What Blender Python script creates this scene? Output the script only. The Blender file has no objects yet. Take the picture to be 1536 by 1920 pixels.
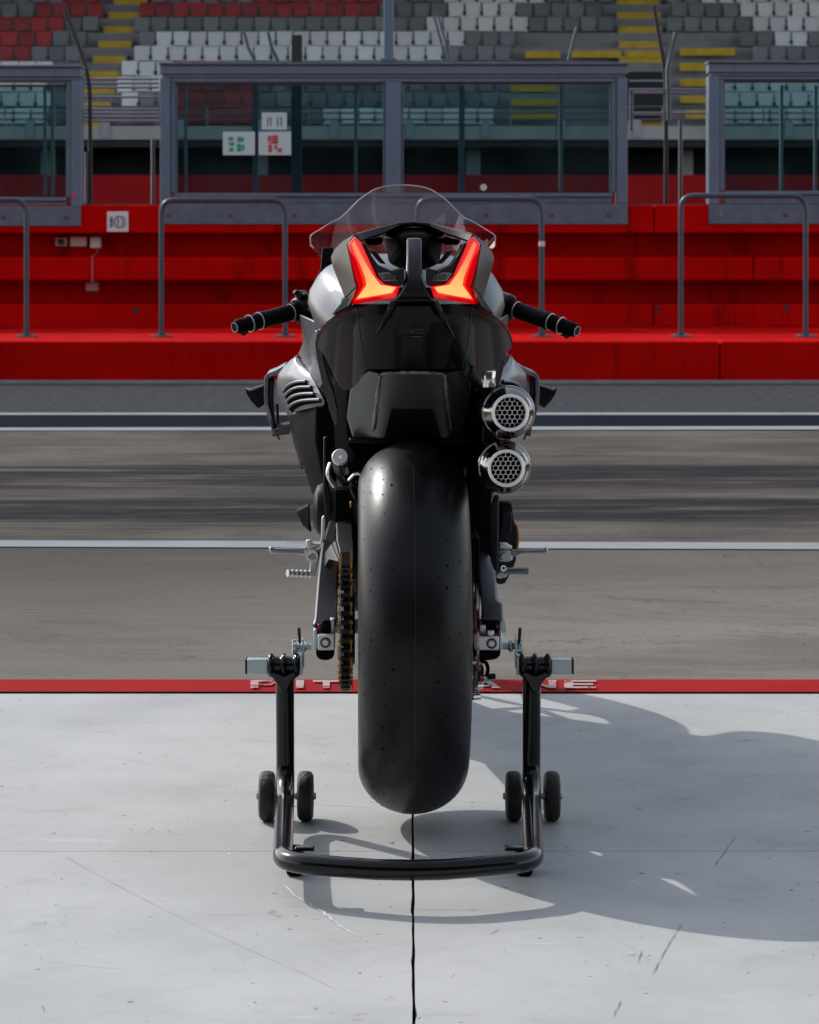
import bpy, bmesh, math, random
from mathutils import Vector, Matrix, Quaternion
random.seed(7)
R = math.radians
scene = bpy.context.scene
col = scene.collection

# ------------------------------------------------------------------ camera
F = 5000.0                      # focal length in photo pixels (1920 high)
HZ = 465.0                      # horizon row in the photo
cam = bpy.data.cameras.new('camera')
cam.sensor_fit = 'VERTICAL'; cam.sensor_height = 36.0
cam.lens = 36.0 * F / 1920.0
cam.shift_y = -(960.0 - HZ) / 1920.0
cam.clip_start = 0.1; cam.clip_end = 2000
cam.dof.use_dof = True; cam.dof.focus_distance = 4.5; cam.dof.aperture_fstop = 20
cam_o = bpy.data.objects.new('camera', cam); col.objects.link(cam_o)
cam_o.location = (0, 0, 1.0); cam_o.rotation_euler = (R(90), 0, 0)
scene.camera = cam_o

# ------------------------------------------------------------------ light
SUN_EL, SUN_AZ = 35.5, 45.0     # sun stands ahead and to the left
world = bpy.data.worlds.new('World'); scene.world = world; world.use_nodes = True
wn = world.node_tree; wn.nodes.clear()
sky = wn.nodes.new('ShaderNodeTexSky'); sky.sky_type = 'NISHITA'; sky.sun_disc = False
sky.sun_elevation = R(SUN_EL); sky.sun_rotation = R(-SUN_AZ)
sky.air_density = 0.9; sky.dust_density = 1.0; sky.ozone_density = 0.0
bg = wn.nodes.new('ShaderNodeBackground'); bg.inputs[1].default_value = 0.15
wo = wn.nodes.new('ShaderNodeOutputWorld')
hs = wn.nodes.new('ShaderNodeHueSaturation'); hs.inputs['Saturation'].default_value = .55   # hazy, paler sky
wn.links.new(sky.outputs[0], hs.inputs['Color']); wn.links.new(hs.outputs[0], bg.inputs[0]); wn.links.new(bg.outputs[0], wo.inputs[0])
sun = bpy.data.lights.new('sun', 'SUN'); sun.energy = 2.0; sun.angle = R(0.5); sun.color = (1, 0.97, 0.93)
sun_o = bpy.data.objects.new('sun', sun); col.objects.link(sun_o)
ldir = Vector((math.sin(R(SUN_AZ)) * math.cos(R(SUN_EL)), -math.cos(R(SUN_AZ)) * math.cos(R(SUN_EL)), -math.sin(R(SUN_EL))))
sun_o.rotation_euler = ldir.to_track_quat('-Z', 'Y').to_euler(); sun_o.location = (-8, 12, 14)
vs = scene.view_settings
vs.view_transform = 'Standard'; vs.look = 'None'; vs.gamma = 1.0; vs.use_curve_mapping = False; vs.exposure = 0.74
scene.cycles.max_bounces = 8; scene.cycles.transparent_max_bounces = 12
scene.cycles.caustics_reflective = False; scene.cycles.caustics_refractive = False

# ------------------------------------------------------------------ helpers
def W(px, py, d):
    """photo pixel at depth d -> world point"""
    return Vector(((px - 768.0) * d / F, d, 1.0 - (py - HZ) * d / F))
def gy(py): return F / (py - HZ)         # depth of a ground point seen in row py

class MB:
    def __init__(s): s.v = []; s.f = []
    def add(s, vs_, fs_):
        o = len(s.v); s.v += [Vector(p) for p in vs_]; s.f += [tuple(i + o for i in f) for f in fs_]; return s
    def box(s, c, size, rot=None):
        x, y, z = (k / 2 for k in size)
        p = [Vector(q) for q in ((-x,-y,-z),(x,-y,-z),(x,y,-z),(-x,y,-z),(-x,-y,z),(x,-y,z),(x,y,z),(-x,y,z))]
        if rot is not None: p = [rot @ q for q in p]
        c = Vector(c)
        return s.add([q + c for q in p], [(0,3,2,1),(4,5,6,7),(0,1,5,4),(1,2,6,5),(2,3,7,6),(3,0,4,7)])
    def span(s, a, b):
        a = Vector(a); b = Vector(b)
        return s.box((a + b) / 2, [abs(b[i] - a[i]) for i in range(3)])
    def loft(s, loops, closed=True, cap=True):
        n = len(loops[0]); o = len(s.v)
        for l in loops: s.v += [Vector(p) for p in l]
        for i in range(len(loops) - 1):
            for j in range(n if closed else n - 1):
                k = (j + 1) % n
                s.f.append((o+i*n+j, o+i*n+k, o+(i+1)*n+k, o+(i+1)*n+j))
        if cap and closed:
            s.f.append(tuple(o + j for j in reversed(range(n))))
            s.f.append(tuple(o + (len(loops)-1)*n + j for j in range(n)))
        return s
    def tube(s, path, r, n=12, closed=False, cap=True):
        path = [Vector(p) for p in path]; m = len(path)
        rr = r if isinstance(r, (list, tuple)) else [r] * m
        def tan(i):
            if closed: return (path[(i+1) % m] - path[i-1]).normalized()
            if i == 0: return (path[1] - path[0]).normalized()
            if i == m-1: return (path[-1] - path[-2]).normalized()
            return ((path[i+1]-path[i]).normalized() + (path[i]-path[i-1]).normalized()).normalized()
        t = tan(0); up = Vector((0,0,1)) if abs(t.z) < .9 else Vector((0,1,0))
        nrm = t.cross(up).normalized(); loops = []
        for i in range(m):
            t2 = tan(i); q = t.rotation_difference(t2); nrm = (q @ nrm).normalized(); t = t2
            b = t.cross(nrm)
            loops.append([path[i] + (nrm*math.cos(2*math.pi*k/n) + b*math.sin(2*math.pi*k/n)) * rr[i] for k in range(n)])
        if closed: loops.append(loops[0])
        return s.loft(loops, True, cap and not closed)
    def lathe(s, prof, org, axis, n=32, closed=False, ref=None):
        """prof: list of (radius, offset along axis)"""
        axis = Vector(axis).normalized(); org = Vector(org)
        up = Vector((0,0,1)) if abs(axis.z) < .9 else Vector((0,1,0))
        a = axis.cross(up).normalized(); b = axis.cross(a)
        loops = [[org + axis*t + (a*math.cos(2*math.pi*k/n) + b*math.sin(2*math.pi*k/n))*max(r, 1e-5) for k in range(n)] for r, t in prof]
        if closed: loops.append(loops[0])
        return s.loft(loops, True, not closed)
    def prism(s, poly, off):
        poly = [Vector(p) for p in poly]; off = Vector(off)
        return s.loft([poly, [p + off for p in poly]])
    def grid(s, rows, off=None):
        """rows of points; off: thickness vector (closed shell)"""
        n = len(rows[0]); o = len(s.v); m = len(rows)
        for r_ in rows: s.v += [Vector(p) for p in r_]
        for i in range(m-1):
            for j in range(n-1):
                s.f.append((o+i*n+j, o+i*n+j+1, o+(i+1)*n+j+1, o+(i+1)*n+j))
        if off is not None:
            q = len(s.v)
            for r_ in rows: s.v += [Vector(p) + Vector(off) for p in r_]
            for i in range(m-1):
                for j in range(n-1):
                    s.f.append((q+i*n+j, q+(i+1)*n+j, q+(i+1)*n+j+1, q+i*n+j+1))
            rim = [i for i in range(n)] + [i*n+n-1 for i in range(1,m)] + [(m-1)*n+j for j in range(n-2,-1,-1)] + [i*n for i in range(m-2,0,-1)]
            for a, b in zip(rim, rim[1:] + rim[:1]): s.f.append((o+b, o+a, q+a, q+b))
        return s
    def mirror(s):
        o = MB(); o.v = [Vector((-p.x, p.y, p.z)) for p in s.v]; o.f = [tuple(reversed(f)) for f in s.f]; return o
    def both(s): m_ = s.mirror(); return s.add(m_.v, m_.f)
    def mesh(s, name, mat, smooth=35):
        me = bpy.data.meshes.new(name); me.from_pydata([tuple(p) for p in s.v], [], s.f); me.validate()
        bm = bmesh.new(); bm.from_mesh(me); bmesh.ops.recalc_face_normals(bm, faces=bm.faces); bm.to_mesh(me); bm.free()
        if smooth:
            me.shade_smooth(); me.set_sharp_from_angle(angle=R(smooth))
        me.materials.append(mat); return me
    def build(s, name, mat, parent=None, smooth=35, bevel=0, seg=2, sub=0):
        o = bpy.data.objects.new(name, s.mesh(name, mat, smooth)); col.objects.link(o)
        if parent: o.parent = parent
        if sub:
            q = o.modifiers.new('sub', 'SUBSURF'); q.levels = sub; q.render_levels = sub
        if bevel:
            q = o.modifiers.new('bevel', 'BEVEL'); q.width = bevel; q.segments = seg; q.limit_method = 'ANGLE'; q.angle_limit = R(28); q.harden_normals = False
        return o
def link_mesh(name, me, parent=None, loc=(0,0,0), rot=None):
    o = bpy.data.objects.new(name, me); col.objects.link(o); o.location = loc
    if rot is not None: o.rotation_euler = rot
    if parent: o.parent = parent
    return o
def tag(o, label=None, cat=None, group=None, kind=None):
    if label: o['label'] = label
    if cat: o['category'] = cat
    if group: o['group'] = group
    if kind: o['kind'] = kind
    return o
def empty(name, loc=(0,0,0), rz=0):
    o = bpy.data.objects.new(name, None); col.objects.link(o); o.location = loc; o.rotation_euler = (0,0,rz)
    o.empty_display_size = .1; return o
def smoothpath(pts, n=6):
    """Catmull-Rom through points"""
    P = [Vector(p) for p in pts]; out = []
    for i in range(len(P)-1):
        a = P[max(i-1,0)]; b = P[i]; c = P[i+1]; d = P[min(i+2,len(P)-1)]
        for k in range(n):
            t = k / n
            out.append(.5*((2*b) + (c-a)*t + (2*a-5*b+4*c-d)*t*t + (3*b-a-3*c+d)*t**3))
    out.append(P[-1]); return out
def fillet(pts, r, n=6):
    """round the corners of a polyline"""
    P = [Vector(p) for p in pts]; out = [P[0]]
    for i in range(1, len(P)-1):
        a = (P[i-1]-P[i]); b = (P[i+1]-P[i]); k = min(r, a.length*.48, b.length*.48)
        p0 = P[i] + a.normalized()*k; p1 = P[i] + b.normalized()*k
        for j in range(n+1):
            t = j/n; out.append((1-t)**2*p0 + 2*t*(1-t)*P[i] + t*t*p1)
    out.append(P[-1]); return out
def lerp(a, b, t): return a + (b-a)*t

# ------------------------------------------------------------------ materials
def mat(name, base, rough=.5, metal=0.0, var=.0, vscale=8.0, bump=0.0, bscale=60.0, coat=0.0, rvar=0.0, stretch=(1,1,1), spec=.5, ior=1.5):
    m = bpy.data.materials.new(name); m.use_nodes = True
    nt = m.node_tree; b = nt.nodes['Principled BSDF']
    b.inputs['Base Color'].default_value = (*base, 1); b.inputs['Roughness'].default_value = rough
    b.inputs['Metallic'].default_value = metal; b.inputs['Coat Weight'].default_value = coat
    b.inputs['Specular IOR Level'].default_value = spec; b.inputs['IOR'].default_value = ior
    b.inputs['Coat Roughness'].default_value = .06
    if var or bump or rvar:
        tc = nt.nodes.new('ShaderNodeTexCoord'); mp = nt.nodes.new('ShaderNodeMapping'); mp.inputs['Scale'].default_value = stretch
        nt.links.new(tc.outputs['Object'], mp.inputs[0])
    if var or rvar:
        n = nt.nodes.new('ShaderNodeTexNoise'); n.inputs['Scale'].default_value = vscale; n.inputs['Detail'].default_value = 8
        n.inputs['Roughness'].default_value = .65
        nt.links.new(mp.outputs[0], n.inputs['Vector'])
    if var:
        r_ = nt.nodes.new('ShaderNodeMapRange'); r_.inputs[1].default_value = .3; r_.inputs[2].default_value = .7
        r_.inputs[3].default_value = 1 - var; r_.inputs[4].default_value = 1 + var
        nt.links.new(n.outputs[0], r_.inputs[0])
        mx = nt.nodes.new('ShaderNodeMix'); mx.data_type = 'RGBA'; mx.blend_type = 'MULTIPLY'; mx.inputs[0].default_value = 1
        mx.inputs[6].default_value = (*base, 1); nt.links.new(r_.outputs[0], mx.inputs[7]); nt.links.new(mx.outputs[2], b.inputs['Base Color'])
    if rvar:
        r2 = nt.nodes.new('ShaderNodeMapRange'); r2.inputs[1].default_value = .3; r2.inputs[2].default_value = .7
        r2.inputs[3].default_value = max(0, rough - rvar); r2.inputs[4].default_value = min(1, rough + rvar)
        nt.links.new(n.outputs[0], r2.inputs[0]); nt.links.new(r2.outputs[0], b.inputs['Roughness'])
    if bump:
        n2 = nt.nodes.new('ShaderNodeTexNoise'); n2.inputs['Scale'].default_value = bscale; n2.inputs['Detail'].default_value = 6
        nt.links.new(mp.outputs[0], n2.inputs['Vector'])
        bp = nt.nodes.new('ShaderNodeBump'); bp.inputs['Strength'].default_value = bump; bp.inputs['Distance'].default_value = .01
        nt.links.new(n2.outputs[0], bp.inputs['Height']); nt.links.new(bp.outputs[0], b.inputs['Normal'])
    return m
class NT:
    """small node-graph helper"""
    def __init__(s, name):
        s.m = bpy.data.materials.new(name); s.m.use_nodes = True; s.t = s.m.node_tree; s.b = s.t.nodes['Principled BSDF']
        s.tc = s.t.nodes.new('ShaderNodeTexCoord')
    def n(s, t, **kw):
        q = s.t.nodes.new(t)
        for k, v in kw.items(): setattr(q, k, v)
        return q
    def put(s, sock, v):
        if isinstance(v, bpy.types.NodeSocket): s.t.links.new(v, sock)
        else: sock.default_value = v
    def noise(s, scale, detail=6, rough=.6, stretch=(1,1,1), loc=(0,0,0), dist=0.0, rz=0.0):
        mp = s.n('ShaderNodeMapping'); mp.inputs['Scale'].default_value = stretch; mp.inputs['Location'].default_value = loc
        src = s.tc.outputs['Object']
        if rz:
            ro = s.n('ShaderNodeMapping'); ro.inputs['Rotation'].default_value = (0,0,R(rz)); s.put(ro.inputs[0], src); src = ro.outputs[0]
        s.put(mp.inputs[0], src)
        q = s.n('ShaderNodeTexNoise'); q.inputs['Scale'].default_value = scale; q.inputs['Detail'].default_value = detail
        q.inputs['Roughness'].default_value = rough; q.inputs['Distortion'].default_value = dist
        s.put(q.inputs['Vector'], mp.outputs[0]); return q.outputs[0]
    def rng(s, x, a, b, c=0.0, d=1.0):
        q = s.n('ShaderNodeMapRange', interpolation_type='SMOOTHSTEP')
        s.put(q.inputs[0], x)
        for i, v in enumerate((a,b,c,d)): q.inputs[i+1].default_value = v
        return q.outputs[0]
    def math(s, op, a, b=0.0):
        q = s.n('ShaderNodeMath', operation=op); s.put(q.inputs[0], a); s.put(q.inputs[1], b); return q.outputs[0]
    def mix(s, f, a, b, blend='MIX'):
        q = s.n('ShaderNodeMix', data_type='RGBA', blend_type=blend)
        s.put(q.inputs[0], f)
        for i, v in ((6, a), (7, b)): s.put(q.inputs[i], v if isinstance(v, bpy.types.NodeSocket) else (*v, 1) if len(v) == 3 else v)
        return q.outputs[2]
    def xyz(s):
        q = s.n('ShaderNodeSeparateXYZ'); s.put(q.inputs[0], s.tc.outputs['Object']); return q.outputs
    def bump(s, h, strength=.3, dist=.005):
        q = s.n('ShaderNodeBump'); q.inputs['Strength'].default_value = strength; q.inputs['Distance'].default_value = dist
        s.put(q.inputs['Height'], h); s.put(s.b.inputs['Normal'], q.outputs[0])
def emit(name, colr, strength):
    m = bpy.data.materials.new(name); m.use_nodes = True; b = m.node_tree.nodes['Principled BSDF']
    b.inputs['Base Color'].default_value = (colr[0]*.3, colr[1]*.3, colr[2]*.3, 1); b.inputs['Roughness'].default_value = .15
    b.inputs['Emission Color'].default_value = (*colr, 1); b.inputs['Emission Strength'].default_value = strength; return m
def lamp_core():
    q = NT('tail_light_core'); z = q.xyz()[2]
    c = q.mix(q.rng(z, .995, .915), (1,.10,.045), (1,.36,.11)); q.put(q.b.inputs['Emission Color'], c); q.b.inputs['Emission Strength'].default_value = 1.0
    q.b.inputs['Base Color'].default_value = (.3,.1,.03,1); q.b.inputs['Roughness'].default_value = .15; return q.m
def vary_by_object(m, lo, hi):
    nt = m.node_tree; b = nt.nodes['Principled BSDF']; src = b.inputs['Base Color'].links[0].from_socket
    oi = nt.nodes.new('ShaderNodeObjectInfo'); r_ = nt.nodes.new('ShaderNodeMapRange'); r_.inputs[3].default_value = lo; r_.inputs[4].default_value = hi
    nt.links.new(oi.outputs['Random'], r_.inputs[0]); mx = nt.nodes.new('ShaderNodeMix'); mx.data_type = 'RGBA'; mx.blend_type = 'MULTIPLY'; mx.inputs[0].default_value = 1
    nt.links.new(src, mx.inputs[6]); nt.links.new(r_.outputs[0], mx.inputs[7]); nt.links.new(mx.outputs[2], b.inputs['Base Color'])
def glass(name, tint, refl=.08, rough=.02, haze=0.0, hazecol=(.5,.5,.5)):
    m = bpy.data.materials.new(name); m.use_nodes = True; nt = m.node_tree; nt.nodes.clear()
    o = nt.nodes.new('ShaderNodeOutputMaterial'); t = nt.nodes.new('ShaderNodeBsdfTransparent'); t.inputs[0].default_value = (*tint, 1)
    g = nt.nodes.new('ShaderNodeBsdfGlossy'); g.inputs['Roughness'].default_value = rough
    fr = nt.nodes.new('ShaderNodeFresnel'); fr.inputs[0].default_value = 1.45
    k = nt.nodes.new('ShaderNodeMath'); k.operation = 'MULTIPLY'; k.inputs[1].default_value = refl / .04 * .5
    nt.links.new(fr.outputs[0], k.inputs[0]); k.use_clamp = True
    mx = nt.nodes.new('ShaderNodeMixShader'); nt.links.new(k.outputs[0], mx.inputs[0]); nt.links.new(t.outputs[0], mx.inputs[1]); nt.links.new(g.outputs[0], mx.inputs[2])
    out = mx.outputs[0]
    if haze:
        d = nt.nodes.new('ShaderNodeBsdfDiffuse'); d.inputs[0].default_value = (*hazecol, 1)
        m2 = nt.nodes.new('ShaderNodeMixShader'); tc = nt.nodes.new('ShaderNodeTexCoord'); nz = nt.nodes.new('ShaderNodeTexNoise'); nz.inputs['Scale'].default_value = 2.5; nz.inputs['Detail'].default_value = 6
        r_ = nt.nodes.new('ShaderNodeMapRange'); r_.inputs[1].default_value = .35; r_.inputs[2].default_value = .7; r_.inputs[3].default_value = haze*.4; r_.inputs[4].default_value = haze*2.2   # smudges
        nt.links.new(tc.outputs['Object'], nz.inputs['Vector']); nt.links.new(nz.outputs[0], r_.inputs[0]); nt.links.new(r_.outputs[0], m2.inputs[0])
        nt.links.new(out, m2.inputs[1]); nt.links.new(d.outputs[0], m2.inputs[2]); out = m2.outputs[0]
    nt.links.new(out, o.inputs[0]); return m

def apron_paint():
    q = NT('apron_paint'); x = q.xyz()
    big = q.noise(1.3, 5, .6); fine = q.noise(90, 4, .7); mid = q.noise(7, 8, .7, loc=(3,1,0))
    c = q.mix(q.rng(big, .35, .65), (.395,.397,.385), (.475,.476,.463))
    c = q.mix(q.math('MULTIPLY', q.rng(mid, .50, .72), .42), c, (.32,.322,.31)); dk = q.noise(.9, 4, .55, (.7,1.2,1), (31,4,0), .6); c = q.mix(q.math('MULTIPLY', q.rng(dk, .50, .62), .20), c, (.30,.305,.295)); sm = q.noise(6, 6, .7, (.45,1.6,1), (14,22,0), .8); c = q.mix(q.math('MULTIPLY', q.rng(sm, .60, .74), .45), c, (.24,.238,.228))
    # long scratches: thin dark threads on stretched noise, in two directions
    for st, lo, th, w, rz, ms in (((.8,34,1),(0,0,0),.68,.55,17,.48), ((1.0,30,1),(5,2,0),.69,.4,-38,.5), ((.7,38,1),(1,7,0),.69,.5,72,.5), ((1.4,30,1),(3,9,0),.70,.5,4,.52)):
        s1 = q.noise(3.0, 3, .5, st, lo, .35, rz); mk = q.rng(q.noise(1.7, 3, .5, loc=(lo[1]+3, lo[0]+6, 0)), ms, ms+.12)
        c = q.mix(q.math('MULTIPLY', q.math('MULTIPLY', q.rng(s1, th, th+.03), mk), w), c, (.20,.195,.19))
    dm = q.noise(2.6, 7, .75, loc=(6,2,0)); c = q.mix(q.math('MULTIPLY', q.rng(dm, .56, .72), .22), c, (.30,.295,.28))
    sp = q.noise(55, 2, .5, loc=(9,4,0)); c = q.mix(q.math('MULTIPLY', q.rng(sp, .715, .74), .75), c, (.06,.055,.05)); sp2 = q.noise(21, 3, .6, (1,.6,1), (2,8,0), .4); c = q.mix(q.math('MULTIPLY', q.rng(sp2, .70, .74), .5), c, (.17,.165,.155))
    ws = q.noise(4.0, 3, .5, (.7,18,1), (12,3,0), .5); c = q.mix(q.math('MULTIPLY', q.rng(ws, .71, .74), .5), c, (.68,.69,.69))
    q.put(q.b.inputs['Base Color'], c)
    q.put(q.b.inputs['Roughness'], q.rng(mid, .3, .7, .45, .62)); q.b.inputs['IOR'].default_value = 1.15; q.bump(fine, .12, .002); return q.m
def lane_asphalt():
    q = NT('pit_lane_asphalt'); x = q.xyz(); y = x[1]
    grain = q.noise(105, 4, .75, (.6,1,1)); blot = q.noise(.8, 6, .6); streak = q.noise(1.6, 7, .68, (.32,3.0,1), (2,0,0), .45); st2 = q.noise(5, 6, .7, (.22,3.2,1), (7,5,0), .5)
    c = q.mix(q.rng(blot, .35, .68), (.088,.078,.068), (.168,.148,.126))
    c = q.mix(q.math('MULTIPLY', q.rng(grain, .47, .66), .5), c, (.045,.042,.040)); c = q.mix(q.math('MULTIPLY', q.rng(grain, .47, .32), .3), c, (.27,.245,.215))
    def band(a, b, f): return q.math('MULTIPLY', q.rng(y, a-f, a+f), q.rng(y, b-f, b+f, 1.0, 0.0))
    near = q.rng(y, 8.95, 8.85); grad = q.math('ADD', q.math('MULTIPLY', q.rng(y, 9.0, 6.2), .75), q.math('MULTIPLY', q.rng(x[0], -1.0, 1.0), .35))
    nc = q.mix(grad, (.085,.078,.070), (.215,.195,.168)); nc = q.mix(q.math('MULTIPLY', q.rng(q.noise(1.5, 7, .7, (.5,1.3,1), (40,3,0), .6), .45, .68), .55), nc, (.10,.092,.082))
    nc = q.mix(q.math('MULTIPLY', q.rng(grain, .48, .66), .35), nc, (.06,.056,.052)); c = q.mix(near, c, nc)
    fast = band(9.05, 14.7, .06)
    rub = q.math('ADD', q.math('MULTIPLY', band(9.75, 10.75, .3), 1.0), q.math('MULTIPLY', band(11.1, 12.3, .3), 1.0))
    rub = q.math('ADD', rub, .16)
    rub = q.math('MULTIPLY', q.math('MULTIPLY', rub, fast), q.rng(streak, .30, .58))
    c = q.mix(q.math('MINIMUM', rub, .92), c, (.018,.018,.022))
    st3 = q.noise(4, 7, .75, (.16,9,1), (17,2,0), .35); c = q.mix(q.math('MULTIPLY', q.math('MULTIPLY', fast, q.rng(st3, .52, .62)), .72), c, (.028,.026,.027)); c = q.mix(q.math('MULTIPLY', q.math('MULTIPLY', fast, q.rng(st3, .44, .34)), .3), c, (.25,.22,.185))
    thin = q.math('MULTIPLY', q.math('MULTIPLY', fast, q.rng(st2, .53, .68)), .6); c = q.mix(thin, c, (.025,.024,.025))
    lt = q.math('MULTIPLY', q.math('MULTIPLY', fast, q.rng(st2, .42, .3, 0.0, 1.0)), .22); c = q.mix(lt, c, (.24,.205,.17))
    ck = q.noise(.55, 5, .6, (1,3,1), (4,9,0), 1.2); cr = q.math('MULTIPLY', q.rng(q.math('ABSOLUTE', q.math('SUBTRACT', ck, .5)), .004, .001), .55)
    c = q.mix(cr, c, (.06,.055,.05))
    sp = q.noise(18, 2, .5, (.6,1.3,1), (5,1,0)); c = q.mix(q.math('MULTIPLY', q.rng(sp, .74, .765), .8), c, (.04,.037,.035))
    dust = q.noise(2.2, 6, .7, (.5,1,1), (8,8,0)); c = q.mix(q.math('MULTIPLY', q.rng(dust, .5, .75), .25), c, (.19,.155,.12))
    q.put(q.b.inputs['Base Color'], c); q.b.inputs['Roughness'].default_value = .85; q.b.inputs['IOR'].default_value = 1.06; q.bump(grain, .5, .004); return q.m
def worn_paint(name, base, under, amount=.5, scale=9, stretch=(1,1,1), rough=.6):
    q = NT(name); w = q.noise(scale, 8, .72, stretch); g = q.noise(120, 3, .7)
    c = q.mix(q.rng(w, .78 - amount*.3, .84 - amount*.3), base, under)
    c = q.mix(q.math('MULTIPLY', q.rng(q.noise(2.5, 5, .6), .35, .7), .25), c, tuple(k*.55 for k in base))
    q.put(q.b.inputs['Base Color'], c); q.b.inputs['Roughness'].default_value = rough; q.b.inputs['IOR'].default_value = 1.06; q.bump(g, .25, .002); return q.m
def red_wall():
    q = NT('red_wall_paint'); w = q.noise(1.1, 7, .65, (.5,1,1)); g = q.noise(50, 4, .7); st = q.noise(2.2, 6, .7, (1.5,1,.25), (4,0,2))
    c = q.mix(q.rng(w, .3, .72), (.39,.0022,.0018), (.55,.0035,.0026))
    c = q.mix(q.math('MULTIPLY', q.rng(st, .52, .70), .7), c, (.15,.003,.003)); dr = q.noise(3.4, 6, .75, (2.2,1,.12), (9,1,4), .3); c = q.mix(q.math('MULTIPLY', q.rng(dr, .57, .70), .55), c, (.09,.004,.004)); wr = q.noise(13, 7, .75, (.5,1,1.2), (1,6,3)); c = q.mix(q.math('MULTIPLY', q.rng(wr, .62, .72), .35), c, (.62,.05,.045))
    sp = q.noise(7, 3, .5, loc=(2,3,7)); c = q.mix(q.math('MULTIPLY', q.rng(sp, .74, .77), .8), c, (.05,.01,.01))
    q.put(q.b.inputs['Base Color'], c); q.b.inputs['Roughness'].default_value = .62; q.b.inputs['IOR'].default_value = 1.06; q.bump(g, .15, .004); return q.m

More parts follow.
